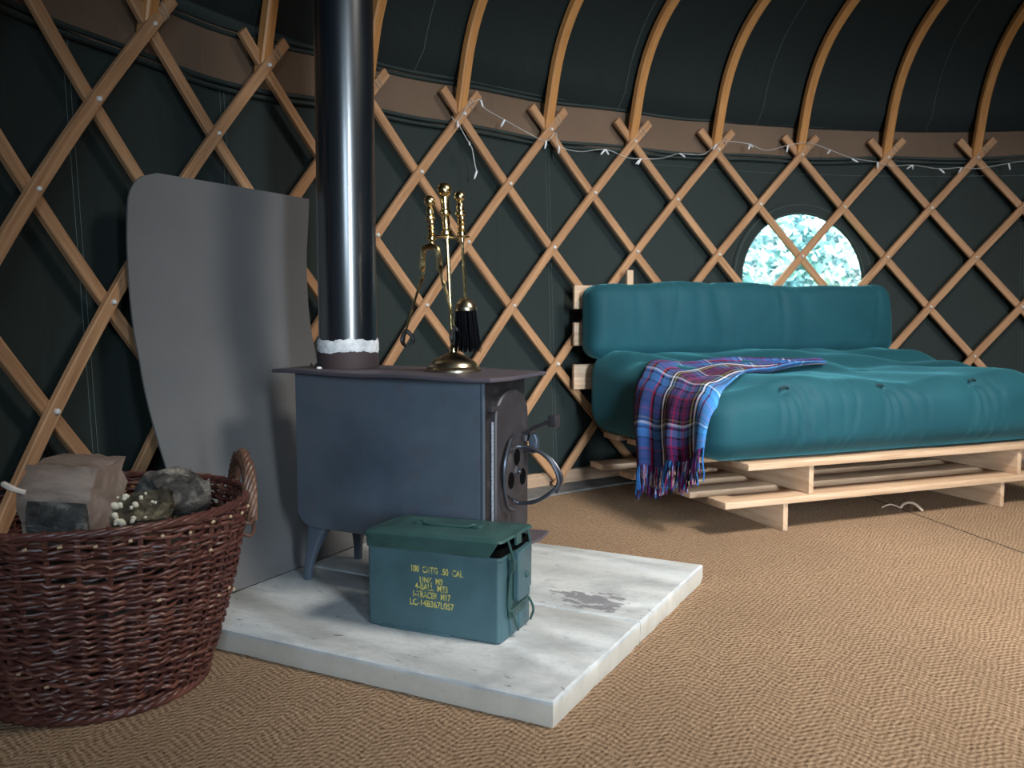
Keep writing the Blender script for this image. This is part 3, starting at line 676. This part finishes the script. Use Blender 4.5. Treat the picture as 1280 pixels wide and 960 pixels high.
m.tube(smooth_path([(L2 + .004, .045, .186), (L2 + .010, .043, .165), (L2 + .013, .038, .146), (L2 + .014, .026, .140)], 6), .0024, 7)
m.tube(smooth_path([(L2 + .012, -.030, .132), (L2 + .008, -.042, .122), (L2 + .006, -.046, .090), (L2 + .006, -.047, .062), (L2 + .009, -.040, .056), (L2 + .010, 0, .060), (L2 + .009, .036, .062), (L2 + .008, .042, .09), (L2 + .01, .036, .12)], 7), .0022, 7)
m.tube(smooth_path([(L2 + .008, -.038, .058), (L2 + .012, -.030, .036), (L2 + .010, -.012, .012)], 6), .0024, 7)
m.tube(smooth_path([(L2 + .008, .036, .064), (L2 + .016, .046, .036), (L2 + .008, .050, .012)], 6), .0024, 7); m.build('wire_bail', CANL, can)
m = MB()
for y in (-.030, .012): m.box((L2 - .001, y, .006), (L2 + .002, y + .022, .052), .0015)
m.build('end_ribs', CANP, can)
# lettering
lines = [('100  CRTG  .50  CAL', .107, .0115, .012, .1155), ('LINK  M9', .048, .0105, .0, .0965), ('4-BALL  M33', .068, .0115, .0, .0830), ('1-TRACER  M17', .078, .0115, .001, .0680), ('LC-14B367L057', .092, .0115, .001, .0520)]
for txt, wid, hgt, dx, z in lines:
    cu = bpy.data.curves.new('lettering', 'FONT'); cu.body = txt; cu.align_x = 'LEFT'; cu.offset = .022; to = bpy.data.objects.new('lettering', cu); COL.objects.link(to)
    dg = bpy.context.evaluated_depsgraph_get(); me = bpy.data.meshes.new_from_object(to.evaluated_get(dg)); bpy.data.objects.remove(to)
    co = np.array([v.co[:] for v in me.vertices]); lo_, hi_ = co.min(0), co.max(0); cap = .69
    for v in me.vertices:
        x = (v.co.x - lo_[0]) / (hi_[0] - lo_[0]); v.co = Vector((-.0 + dx + (x - .5) * wid, -D2 - .0006, z + (v.co.y) / cap * hgt))
    me.materials.clear(); me.materials.append(STENCIL); o = bpy.data.objects.new('lettering', me); COL.objects.link(o); o.parent = can; o['label'] = 'yellow stencilled lettering reading ' + ' '.join(txt.split())

# ------------------------------------------------------------------ grey flexible board leaning on the trellis
nn_ = np.array([.89, -.45]); nn_ /= np.linalg.norm(nn_); dd_ = np.array([-nn_[1], nn_[0]])
prof = [(-1.565, .934), (-1.568, .873), (-1.574, .786), (-1.572, .69), (-1.563, .60), (-1.548, .53), (-1.533, .448), (-1.510, .362), (-1.486, .290), (-1.436, .165), (-1.392, .075), (-1.366, .0455)]
pr = smooth_path(prof, 5); lenp = np.concatenate([[0], np.cumsum(np.linalg.norm(np.diff(pr, axis=0), axis=1))]); Wd = .575; d0 = 1.322
off0 = np.array([nn_[0] * -1.5 + dd_[0] * (d0 + Wd / 2), nn_[1] * -1.5 + dd_[1] * (d0 + Wd / 2), SLAB_T])
m = MB(); rows_ = []
for side in (0, .004):
    for (a, z), l in zip(pr, lenp):
        rad = .075; ins = rad - math.sqrt(max(0, rad ** 2 - (rad - l) ** 2)) if l < rad else 0
        if l == 0: ins = rad
        row = []
        for f in np.linspace(0, 1, 15):
            d = d0 + .030 * max(0, 1 - z / .5) + ins + (Wd - ins) * f - .006 * math.sin(PI * min(1, l / .9)) * f
            q = nn_ * (a + side + .004 * math.sin(PI * f)) + dd_ * d; row.append((q[0] - off0[0], q[1] - off0[1], z - SLAB_T))
        rows_.append(row)
n_ = len(pr); G = np.array(rows_); G[n_:] = G[n_:][::-1]
m.grid(np.concatenate([G, G[:1]], 0))
for jj in (0, 14):
    for i in range(n_ - 1):
        a, b, c2, d2 = G[i][jj], G[i + 1][jj], G[2 * n_ - 2 - i][jj], G[2 * n_ - 1 - i][jj]; m.add([a, b, c2, d2], [[0, 1, 2, 3] if jj else [3, 2, 1, 0]])
o = m.build('heat_board', BOARD, None, 40, tuple(off0)); tag(o, 'large grey sheet leaning on the trellis behind the stove, bent at its foot', 'heat shield')

# ------------------------------------------------------------------ wicker log basket
BX, BY = -.715, 1.505
bk = thing('log_basket', 'round brown wicker log basket with twisted handles on the carpet', 'basket', (BX, BY, 0))
ZR = .315
def brad(z): f = z / ZR; return .170 + .078 * f + .010 * math.sin(PI * f)
NS = 36
m = MB()
for i in range(NS):
    a = 2 * PI * i / NS; m.tube([(brad(z) * math.cos(a), brad(z) * math.sin(a), z) for z in np.linspace(.005, ZR + .008, 10)], .0044, 6)
m.build('upright_stakes', WICK, bk)
m = MB(); row = 0; z = .016
while z < ZR - .004:
    wal = (.068 < z < .090) or (.235 < z < .255) or z < .03
    r_ = rng.uniform(.0026, .0037); ph = row % 2; N = NS * 6; drift = rng.uniform(-.002, .002); a0 = rng.uniform(0, 6.28); sl = rng.uniform(.001, .0055) * (1 if not wal else 1.4); kk2 = rng.integers(0, 9)
    pts = []
    for j in range(N):
        a = 2 * PI * j / N; w = math.cos(a * NS / 2 + ph * PI) if not wal else math.cos(a * NS / 3 + row * 2.1)
        saw = ((a * NS / (2 * PI) / 2 + .5 * ph) % 1.0) - .5
        zz = z + saw * sl * 1.1 + .0022 * math.sin(3 * a + a0) + .0012 * math.sin(17 * a + a0 * 3) + .0008 * math.sin(41 * a + a0 * 7)
        pts.append(((brad(zz) + .0066 * w) * math.cos(a), (brad(zz) + .0066 * w) * math.sin(a), zz))
    k0 = len(m.uv); m.tube(pts, r_ * (1 + .12 * np.sin(np.arange(N) * .11 + a0)), 6, True); du = rng.uniform(0, 50)
    for q in range(k0, len(m.uv)): m.uv[q] = [(x + du, y + du) for x, y in m.uv[q]]
    z += r_ * 1.62; row += 1
m.build('woven_side', WICK, bk, 60)
for nm, zc, rr, rt, am in (('plaited_rim', ZR, brad(ZR) + .001, .0036, .0042), ('plaited_foot', .008, .172, .005, .007)):
    m = MB()
    for s in range(4):
        m.tube([((rr + am * math.cos(a * 13 + s * PI / 2)) * math.cos(a), (rr + am * math.cos(a * 13 + s * PI / 2)) * math.sin(a), zc + am * .9 * math.sin(a * 13 + s * PI / 2)) for a in np.linspace(0, 2 * PI, 240, endpoint=False)], rt, 6, True)
    m.build(nm, WICK, bk, 60)
for a in np.linspace(3.5, 6.45, 17):
    for zz in (.298,) + ((rng.uniform(.07, .28),) if rng.random() < .6 else ()):
        q = np.array([math.cos(a), math.sin(a), 0]); tn = np.array([-math.sin(a), math.cos(a), .25]); c = q * (brad(zz) + .0095) + np.array([0, 0, zz + rng.normal(0, .002)]); l = rng.uniform(.5, 1); m = MB(); m.tube([c - tn * .003 * l, c + tn * .0032 * l], [.0018, .0026], 6); m.build('cut_end', CUTS, bk)
m = MB(); m.lathe([(.168, .004), (.168, .012), (.001, .013)], 32); m.build('basket_base', WICK, bk)
for ha in (math.radians(31), math.radians(211)):
    m = MB(); q = np.array([math.cos(ha), math.sin(ha), 0]); tn = np.array([-math.sin(ha), math.cos(ha), 0]); ctr = []
    for f in np.linspace(0, 1, 44):
        a = PI * f; ctr.append(q * (brad(ZR - .05) + .008 + .004 * math.sin(a)) + tn * (.066 * math.cos(a)) + np.array([0, 0, ZR - .05 + .108 * math.sin(a) ** .8]))
    ctr = np.array(ctr); T = np.gradient(ctr, axis=0); T /= np.linalg.norm(T, axis=1)[:, None]
    for s in range(7):
        pts = []
        for i, (c, t_) in enumerate(zip(ctr, T)):
            u = np.cross(t_, q); u /= np.linalg.norm(u); v = np.cross(t_, u); an = i * .42 + s * 2 * PI / 7; jj = 1 + .25 * math.sin(i * .9 + s * 2.1); pts.append(c + .0082 * jj * (math.cos(an) * u + math.sin(an) * v))
        m.tube(pts, .0042, 6)
    for s in (-1, 1):
        for dz in (0, .022): m.tube([q * (brad(ZR - .05) + .012 * math.cos(x)) + tn * (s * .070 + .014 * math.sin(x)) + np.array([0, 0, ZR - .035 - dz + .016 * math.sin(x)]) for x in np.linspace(0, 2 * PI, 16, endpoint=False)], .0036, 6, True)
    m.build('handle', WICKH, bk, 60)
# logs
def rough_log(name, ring, length, mat, loc, rot, jit, label, n=9):
    m = MB(); rings = []
    ring = np.array(ring); R2 = []
    for i in range(len(ring)):
        for f in (0, .34, .67): R2.append(ring[i] * (1 - f) + ring[(i + 1) % len(ring)] * f)
    R2 = np.array(R2); nz_ = rng.normal(0, jit, (len(R2), 2))
    for i, f in enumerate(np.linspace(-.5, .5, n)):
        e = 1 - .05 * (abs(f) > .49); P_ = R2 * e + nz_ + rng.normal(0, jit * .45, (len(R2), 2)); rings.append([(f * length + (rng.normal(0, jit) if abs(f) > .49 else 0), p[0], p[1]) for p in P_])
    m.loft(rings); o = m.build(name, mat, None, 50, loc); o.rotation_euler = rot; return tag(o, label, 'log', 'logs in the wicker basket')
def nofz(a, z): return (BX + a[0], BY + a[1], z)
lg = rough_log('firewood_log', [(-.052, -.055), (.045, -.062), (.058, .0), (.046, .058), (-.030, .055), (-.056, .02)], .118, SPLIT, nofz((.020, -.108), .346), (0, .02, math.radians(-6)), .003, 'squarish split brown log with bark at its lower side in the left of the basket')
m = MB(); m.loft([[(x, y - .0035 * (1 if i in (0, 4) else 1.6), z) for i, (y, z) in enumerate([(-.056, -.06), (-.061, -.035), (-.060, -.012), (-.055, .004), (-.050, -.012)])] for x in np.linspace(-.036, .058, 9)]); m.build('bark', BARK, lg, 40)
m = MB(); m.tube(smooth_path([(-.040, -.058, .016), (-.058, -.062, .022), (-.078, -.060, .030)], 5), [.004] * 5 + [.005] * 5 + [.0015], 6); m.build('splinter', PALE, lg)
rg = [(.046 * math.cos(a), .042 * math.sin(a)) for a in np.linspace(0, 2 * PI, 9)[:-1]]
lg2 = rough_log('firewood_log', rg, .105, LICHEN, nofz((.100, -.062), .300), (.2, -.05, math.radians(20)), .0045, 'round lichen-spotted log with pale fungus lying in the right of the basket')
FUNG = simple('pale_fungus', (.60, .53, .40), .7, 0, .15, 40)
for i in range(24):
    al = rng.uniform(.35, 1.9); x = rng.uniform(-.048, .012) if i < 18 else rng.uniform(.01, .045); r = rng.uniform(.003, .0075) if i < 18 else .003
    c = (x, -.044 * math.cos(al - .3), .041 * math.sin(al - .3) + .003); m = MB()
    m.loft([[(c[0] + r * math.cos(q) * math.cos(e) * (1 + .3 * math.sin(2 * q + i)), c[1] + r * math.sin(e) * .5, c[2] + r * math.sin(q) * math.cos(e)) for q in np.linspace(0, 2 * PI, 8, endpoint=False)] for e in (-1.2, -.5, .3, 1.1)]); m.build('fungus', FUNG, lg2, 60)
rough_log('firewood_log', [(-.035, -.03), (.035, -.03), (.04, .015), (0, .035), (-.036, .015)], .12, BARK, nofz((.125, .045), .318), (.5, .1, math.radians(70)), .006, 'dark ragged bark covered log at the back right of the basket')
rough_log('firewood_log', [(-.09, -.075), (.09, -.075), (.09, .07), (-.09, .07)], .27, BARK, nofz((.02, -.02), .175), (0, 0, math.radians(-8)), .004, 'dark log underneath the top logs in the basket')

# ------------------------------------------------------------------ futon sofa
OX, OY = .805, 2.565; SR = math.atan2(.373, .928); cs_, ss_ = math.cos(SR), math.sin(SR)
fb = thing('futon_sofa', 'low pale pine slatted futon sofa frame standing on the carpet by the wall', 'sofa frame', (OX, OY, 0), SR)
def part(name, lo, hi, mat=PINE, r=.003, parent=None): m = MB(); m.box(lo, hi, r); return m.build(name, mat, parent or fb)
for u in (-.008, .864): part('foot_board', (u - .009, 0, 0), (u + .009, .74, .083))
for i, v in enumerate((-.012, .155, .318, .472, .67)): part('lower_slat', (-.227 - .008 * i, v, .083), (1.10, v + .092, .103))
for u in (.082, .936): part('cross_board', (u - .009, .0, .103), (u + .009, .74, .188))
for i, v in enumerate((-.012, .155, .318, .48, .65)): part('upper_slat', (-.152 - (.06 if i else 0), v, .188), (1.16, v + .10, .208))
for z0, z1 in ((.356, .447), (.514, .598), (.646, .731)): part('backrest_slat', (-.296, .822, z0), (1.15, .840, z1))
for u, zt in ((-.058, .79), (.42, .70), (.95, .70)): part('backrest_post', (u - .013, .840, .19), (u + .013, .858, zt))

fm = thing('futon_mattress', 'thick teal velvet futon mattress folded into seat and back on the pine frame', 'mattress', (OX, OY, 0), SR)
def seat_top(u, v): return .430 + .055 * np.clip((v - .22) / .5, 0, 1) ** 1.3 + .014 * np.cos((u - .23) * 9) * 0
def cushion(name, lo, hi, rad, res, warp, tufts=()):
    lo = np.array(lo, float); hi = np.array(hi, float); d = hi - lo; m = MB()
    n = [max(4, int(round(x / res))) for x in d]; idx = {}; V = []; F = []
    def vid(i, j, k):
        key = (i, j, k)
        if key not in idx: idx[key] = len(V); V.append(lo + d * np.array([i / n[0], j / n[1], k / n[2]]))
        return idx[key]
    for k in (0, n[2]):
        for i in range(n[0]):
            for j in range(n[1]):
                q = [vid(i, j, k), vid(i + 1, j, k), vid(i + 1, j + 1, k), vid(i, j + 1, k)]; F.append(q if k else q[::-1])
    for j in (0, n[1]):
        for i in range(n[0]):
            for k in range(n[2]):
                q = [vid(i, j, k), vid(i + 1, j, k), vid(i + 1, j, k + 1), vid(i, j, k + 1)]; F.append(q[::-1] if j else q)
    for i in (0, n[0]):
        for j in range(n[1]):
            for k in range(n[2]):
                q = [vid(i, j, k), vid(i, j + 1, k), vid(i, j + 1, k + 1), vid(i, j, k + 1)]; F.append(q if i else q[::-1])
    V = np.array(V); inner = np.clip(V, lo + rad, hi - rad); dv = V - inner; ln = np.linalg.norm(dv, axis=1); ok = ln > 1e-9
    # map the flat-box point to a rounded shell
    nrm = np.zeros_like(V); nrm[ok] = dv[ok] / ln[ok][:, None]
    V2 = inner + nrm * rad
    V2 = warp(V2, nrm)
    m.add(V2.tolist(), F); o = m.build(name, VELVET, fm, 0)
    o.data.polygons.foreach_set('use_smooth', [True] * len(o.data.polygons)); return o
TUFTS = [(-.01, .075), (.375, .075), (.735, .075), (1.04, .08), (.20, .36), (.57, .36), (.92, .36)]
wr = [(rng.uniform(-.2, 1.05), rng.uniform(.006, .022), rng.uniform(-.5, .5), rng.uniform(.4, 1.)) for _ in range(9)]
def seat_warp(V, N):
    u, v, z = V[:, 0], V[:, 1], V[:, 2]; f = (z - .208) / (.435 - .208)
    edge = np.exp(-((u + .26) / .12) ** 2)
    z = z + f.clip(0, 1) * (.062 * np.clip((v - .18) / .55, 0, 1) ** 1.4 - .03 * edge * (v < .2))
    z = z + np.clip(N[:, 2], 0, 1) * (.012 * np.sin(u * 8.5 + .6) * np.sin(v * 7 + 1) + .006 * np.sin(u * 21 + v * 9))
    # rounded bulging front
    v = v - np.clip(-N[:, 1], 0, 1) * (.022 * np.sin(PI * f.clip(0, 1)) + .006 * np.sin(u * 11))
    u = u + np.clip(N[:, 0], -1, 0) * .002 * np.sin(PI * f.clip(0, 1))
    for tu, tv in TUFTS:
        if tv < .1:
            d2 = (u - tu) ** 2 + ((v + .0) ** 2 + (z - .430) ** 2); e = .026 * np.exp(-d2 / .02 ** 2) + .016 * np.exp(-d2 / .075 ** 2)
            v = v - N[:, 1] * e; z = z - N[:, 2] * e
            fr = np.clip(-N[:, 1], 0, 1) * np.clip(f * 1.3 - .05, 0, 1)
            for du, dep in ((.0, .013), (.035, .012), (-.03, .010), (.085, .009)):
                v = v + fr * dep * np.exp(-((u - tu - du * (1.7 - f)) / (.008 + .003 * abs(du) / .05)) ** 2)
        else:
            d2 = (u - tu) ** 2 + (v - tv) ** 2; top = np.clip(N[:, 2], 0, 1)
            z = z - top * (.022 * np.exp(-d2 / .03 ** 2) + .020 * np.exp(-d2 / .10 ** 2))
    for wu, ww, sl, am in wr:
        fr = np.clip(-N[:, 1], 0, 1) + .5 * np.clip(N[:, 2], 0, 1) * (v < .2)
        v = v + fr * .010 * am * np.exp(-((u - wu - sl * (f - .5) * .12) / ww) ** 2) * np.exp(-((f - .55) / .4) ** 2)
    z = z + np.clip(N[:, 2], 0, 1) * .012 * np.sin((u * .55 + v) * 30 + 2 * np.sin(u * 5)) * np.exp(-((v - .5) / .16) ** 2)
    return np.stack([u, v, z], 1)
SEAT = cushion('seat_section', (-.262, -.005, .209), (1.115, .80, .435), .072, .008, seat_warp)
wr2 = [(rng.uniform(-.2, 1.05), rng.uniform(.008, .03), rng.uniform(-1, 1), rng.uniform(.3, 1.)) for _ in range(12)]
def back_warp(V, N):
    u, v, z = V[:, 0], V[:, 1], V[:, 2]; f = ((z - .49) / .25).clip(0, 1)
    v = v - np.clip(-N[:, 1], 0, 1) * (.014 * np.sin(PI * f) + .004 * np.sin(u * 9 + 1)) + .05 * (f - .5) * 0
    for wu, ww, sl, am in wr2:
        v = v + np.clip(-N[:, 1], 0, 1) * .011 * am * np.exp(-((u - wu - sl * (f - 1) * .07) / ww) ** 2) * (.25 + .75 * f)
        z = z - np.clip(N[:, 2], 0, 1) * .004 * am * np.exp(-((u - wu) / ww) ** 2)
    z = z + np.clip(N[:, 2], 0, 1) * (.006 * np.sin(u * 7) + .003 * np.sin(u * 19)) - np.clip(N[:, 2], -1, 1).clip(0, 1) * .01 * np.exp(-((u + .27) / .06) ** 2)
    u = u + .035 * (1 - f) * np.clip(N[:, 0], 0, 1) * 0 + np.where(u > .9, .03 * (1 - f), 0) + np.where(u < -.1, .02 * (1 - f) * 0, 0)
    return np.stack([u, v, z], 1)
cushion('back_section', (-.285, .690, .470), (1.058, .818, .742), .05, .008, back_warp)
SV = np.array([q.co[:] for q in SEAT.data.vertices])
for tu, tv in TUFTS:
    q = SV[np.argmin(np.linalg.norm(SV - np.array([tu, .01, .428] if tv < .1 else [tu, tv, .45]), axis=1))]
    m = MB(); m.tube(smooth_path([(-.015, 0, -.002), (-.005, -.002, .003), (.006, -.001, .003), (.015, 0, -.002)], 3), .0036, 6); o = m.build('tuft', TUFT, fm); o.location = q + (0, -.003, .001)

# tartan blanket
bl = thing('tartan_blanket', 'blue and plum tartan wool blanket draped over the left end of the teal mattress', 'blanket', (OX, OY, 0), SR)
na, nb = 90, 46
Fp = smooth_path([(.42, .335), (.25, .30), (.107, .235), (-.02, .16), (-.13, .085), (-.215, .02), (-.262, -.012)], 10)
Bp = smooth_path([(.44, .40), (.30, .50), (.16, .535), (.02, .52), (-.10, .49), (-.20, .44), (-.262, .40)], 10)
def seatz(u, v):
    b = .437 + .062 * max(0, min(1, (v - .18) / .55)) ** 1.4
    e = max(0, (-.203 - u)) ; b -= .072 - math.sqrt(max(0, .072 ** 2 - min(e, .072) ** 2))
    e2 = max(0, (.067 - v - .0)); b -= (.072 - math.sqrt(max(0, .072 ** 2 - min(e2, .072) ** 2))) * .6
    b += .012 * math.sin(u * 8.5 + .6) * math.sin(v * 7 + 1) - .03 * math.exp(-((u + .26) / .12) ** 2) * (1 if v < .2 else 0) * 0
    return b
P = []
nt_ = len(Fp)
for i in range(nt_):
    row = []
    for j in range(nb):
        f = j / (nb - 1); p = Fp[i] * (1 - f) + Bp[i] * f; a = i / nt_
        z = seatz(*p) + .010 + .006 * math.sin(f * 19 + a * 5) * (1 - .5 * a) + .008 * math.exp(-(f / .07) ** 2) + .006 * math.sin(a * 14 + f * 3)
        if a < .12: z -= 0
        row.append((p[0], p[1], z))
    P.append(row)
top_end = P[-1]
for i in range(1, 46):
    g = i / 45; row = []
    for j in range(nb):
        f = j / (nb - 1); p = top_end[j]; drop = g * (p[2] - (.262 - .125 * f ** .7 + .008 * math.sin(f * 17)))
        out = -.021 * (1 - math.exp(-drop / .02)) - .006 * math.sin(PI * min(1, drop / .2))
        fold = -(.011 * (1 + math.sin(f * 15 + 1.2)) + .004 * (1 + math.sin(f * 31))) * min(1, drop / .16)
        # cloth slides a little to the front as it hangs
        row.append((p[0] + out + fold, p[1] * (1 - .04 * g) - .006 * g + .006 * math.sin(f * 11) * g, p[2] - drop))
    P.append(row)
m = MB(); m.grid(P); PA = np.array(P); LN = np.concatenate([[0], np.cumsum(np.linalg.norm(np.diff(PA, axis=0), axis=2).mean(1))])
q_ = 0
for i in range(len(P) - 1):
    for j in range(nb - 1):
        m.uv[q_] = [(LN[i], j / (nb - 1)), (LN[i + 1], j / (nb - 1)), (LN[i + 1], (j + 1) / (nb - 1)), (LN[i], (j + 1) / (nb - 1))]; q_ += 1
cloth = m.build('woven_cloth', TARTAN, bl, 0); cloth.data.polygons.foreach_set('use_smooth', [True] * len(cloth.data.polygons))
so = cloth.modifiers.new('thick', 'SOLIDIFY'); so.thickness = .004; so.offset = 1
m = MB(); last = P[-1]
for j in range(0, 96):
    f = j / 95 * (nb - 1); i0 = min(int(f), nb - 2); p = np.array(last[i0]) * (1 - f + i0) + np.array(last[i0 + 1]) * (f - i0); L_ = rng.uniform(.065, .095); dx, dy = rng.normal(0, .006, 2)
    m.tube(smooth_path([p + (0, 0, .004), p + (dx * .4 - .002, dy * .5, -L_ * .4), p + (dx, dy, -L_ * .75), p + (dx * 1.2, dy * 1.6, -L_)], 3), .0022, 5)
m.build('fringe', FRINGE, bl)

# little tuft of loose yarn at the carpet join
m = MB(); m.tube(smooth_path([(0, 0, .003), (.01, -.01, .02), (.03, -.03, .024), (.05, -.05, .004)], 5), .004, 6); m.tube(smooth_path([(0, 0, .003), (-.03, .01, .012), (-.06, .0, .004)], 4), .002, 5)
o = m.build('loose_yarn', simple('pale_yarn', (.55, .43, .32), .9), None, 60, (1.262, 2.86, 0)); tag(o, 'pale tuft of loose yarn on the carpet join under the right of the sofa', 'yarn')

# ------------------------------------------------------------------ outdoors seen through the window
LEAF = M('pale_leaves', .6, 0, .3); f = LEAF.noise(LEAF.coord('Object'), 3.2, 4); LEAF.col(LEAF.ramp(f, [(.38, (.13, .30, .34)), (.5, (.36, .58, .63)), (.60, (.82, .92, .95))])); LEAF = LEAF.m
TRUNK = simple('tree_trunk', (.35, .28, .22), .8)
spots = [((1.72, 7.1), .72, 'pale green tree outside, left half of the round window'), ((3.25, 7.7), .74, 'pale green tree outside, right half of the round window')]
for (x, y), r, lab in spots:
    tr_ = thing('garden_tree', lab, 'tree', (x, y, -.05), 0, 'trees outside the window')
    m = MB(); m.tube([(0, 0, 0), (.03, 0, .6), (0, 0, 1.2)], [.09, .07, .06], 8); m.build('trunk', TRUNK, tr_)
    m = MB()
    for i in range(3200):
        d = rng.normal(0, 1, 3); d /= np.linalg.norm(d); q = d * r * rng.uniform(.75, 1.05) * np.array([1, .8, 1]) + np.array([0, 0, 1.2]); 
        if q[2] < .08: continue
        a, b = rng.normal(0, 1, 3), rng.normal(0, 1, 3); a /= np.linalg.norm(a); b = np.cross(a, b); b /= np.linalg.norm(b); l = rng.uniform(.03, .08)
        m.add([q - a * l, q + b * l * .45, q + a * l, q - b * l * .45], [[0, 1, 2, 3]])
    m.build('foliage', LEAF, tr_, 0)
hd = MB()
for i in range(2600):
    q = np.array([rng.uniform(-2.2, 2.6), rng.uniform(-.25, .25), rng.uniform(.1, 2.6)]); a, b = rng.normal(0, 1, 3), rng.normal(0, 1, 3); a /= np.linalg.norm(a); b = np.cross(a, b); b /= np.linalg.norm(b); l = rng.uniform(.08, .2)
    hd.add([q - a * l, q + b * l * .5, q + a * l, q - b * l * .5], [[0, 1, 2, 3]])
tag(hd.build('garden_hedge', LEAF, None, 0, (2.9, 9.6, -.06)), 'tall pale hedge far outside, seen between the trees in the round window', 'hedge')
g = MB(); g.box((-8, -8, -.12), (12, 14, -.055), 0); o = g.build('ground', simple('grass_ground', (.12, .22, .08), .9), smooth=0); struct(o, 'grassy ground outside the tent', 'ground')

# ------------------------------------------------------------------ light
def area(name, loc, target, sx, sy, power, color, spread=180):
    d = bpy.data.lights.new(name, 'AREA'); d.shape = 'RECTANGLE'; d.size = sx; d.size_y = sy; d.energy = power; d.color = color; d.spread = math.radians(spread)
    o = bpy.data.objects.new(name, d); COL.objects.link(o); o.location = loc
    o.rotation_euler = (Vector(target) - Vector(loc)).to_track_quat('-Z', 'Y').to_euler(); return o
area('door_light', (1.55, -1.85, 1.05), (.80, 2.4, .50), .45, 1.6, 22, (.78, .90, 1.0), 50)
area('flue_streak_light', (1.45, -1.75, 1.15), (-.30, 2.03, .6), .07, 2.0, 4.2, (.70, .87, 1.0), 80)  # added strip lamp, only there to draw the bright streak on the flue
area('crown_light', (1.55, 1.1, 2.45), (1.1, 2.3, .0), .7, .7, 46, (1.0, .94, .86), 98)
area('side_fill_light', (.15, -1.3, 1.3), (-.62, 1.6, .30), .5, .7, 3.4, (.62, .82, 1.0), 60)  # added bluish fill that lifts the basket and the foot of the board
area('garden_fill_light', (1.6, 4.6, 3.4), (2.3, 7.4, 1.0), 3, 2, 1250, (.93, 1, 1))  # added unseen lamp that brightens the trees in place of the sun
w = bpy.data.worlds.new('World'); sc.world = w; w.use_nodes = True
w.node_tree.nodes['Background'].inputs[0].default_value = (.85, .95, 1, 1); w.node_tree.nodes['Background'].inputs[1].default_value = 1.0

# ------------------------------------------------------------------ camera
cd = bpy.data.cameras.new('camera'); cam = bpy.data.objects.new('camera', cd); COL.objects.link(cam)
cd.sensor_width = 36; cd.lens = 36 * 1117.2 / 1280; cd.clip_start = .02
cd.dof.use_dof = True; cd.dof.focus_distance = 2.0; cd.dof.aperture_fstop = 7.1
cam.location = (0, 0, .64); cam.rotation_euler = (PI / 2 - .0819, -.0009, 0)
sc.camera = cam
sc.view_settings.view_transform = 'Standard'; sc.view_settings.look = 'None'; sc.view_settings.exposure = 0
sc.cycles.use_denoising = True
bpy.context.view_layer.update()
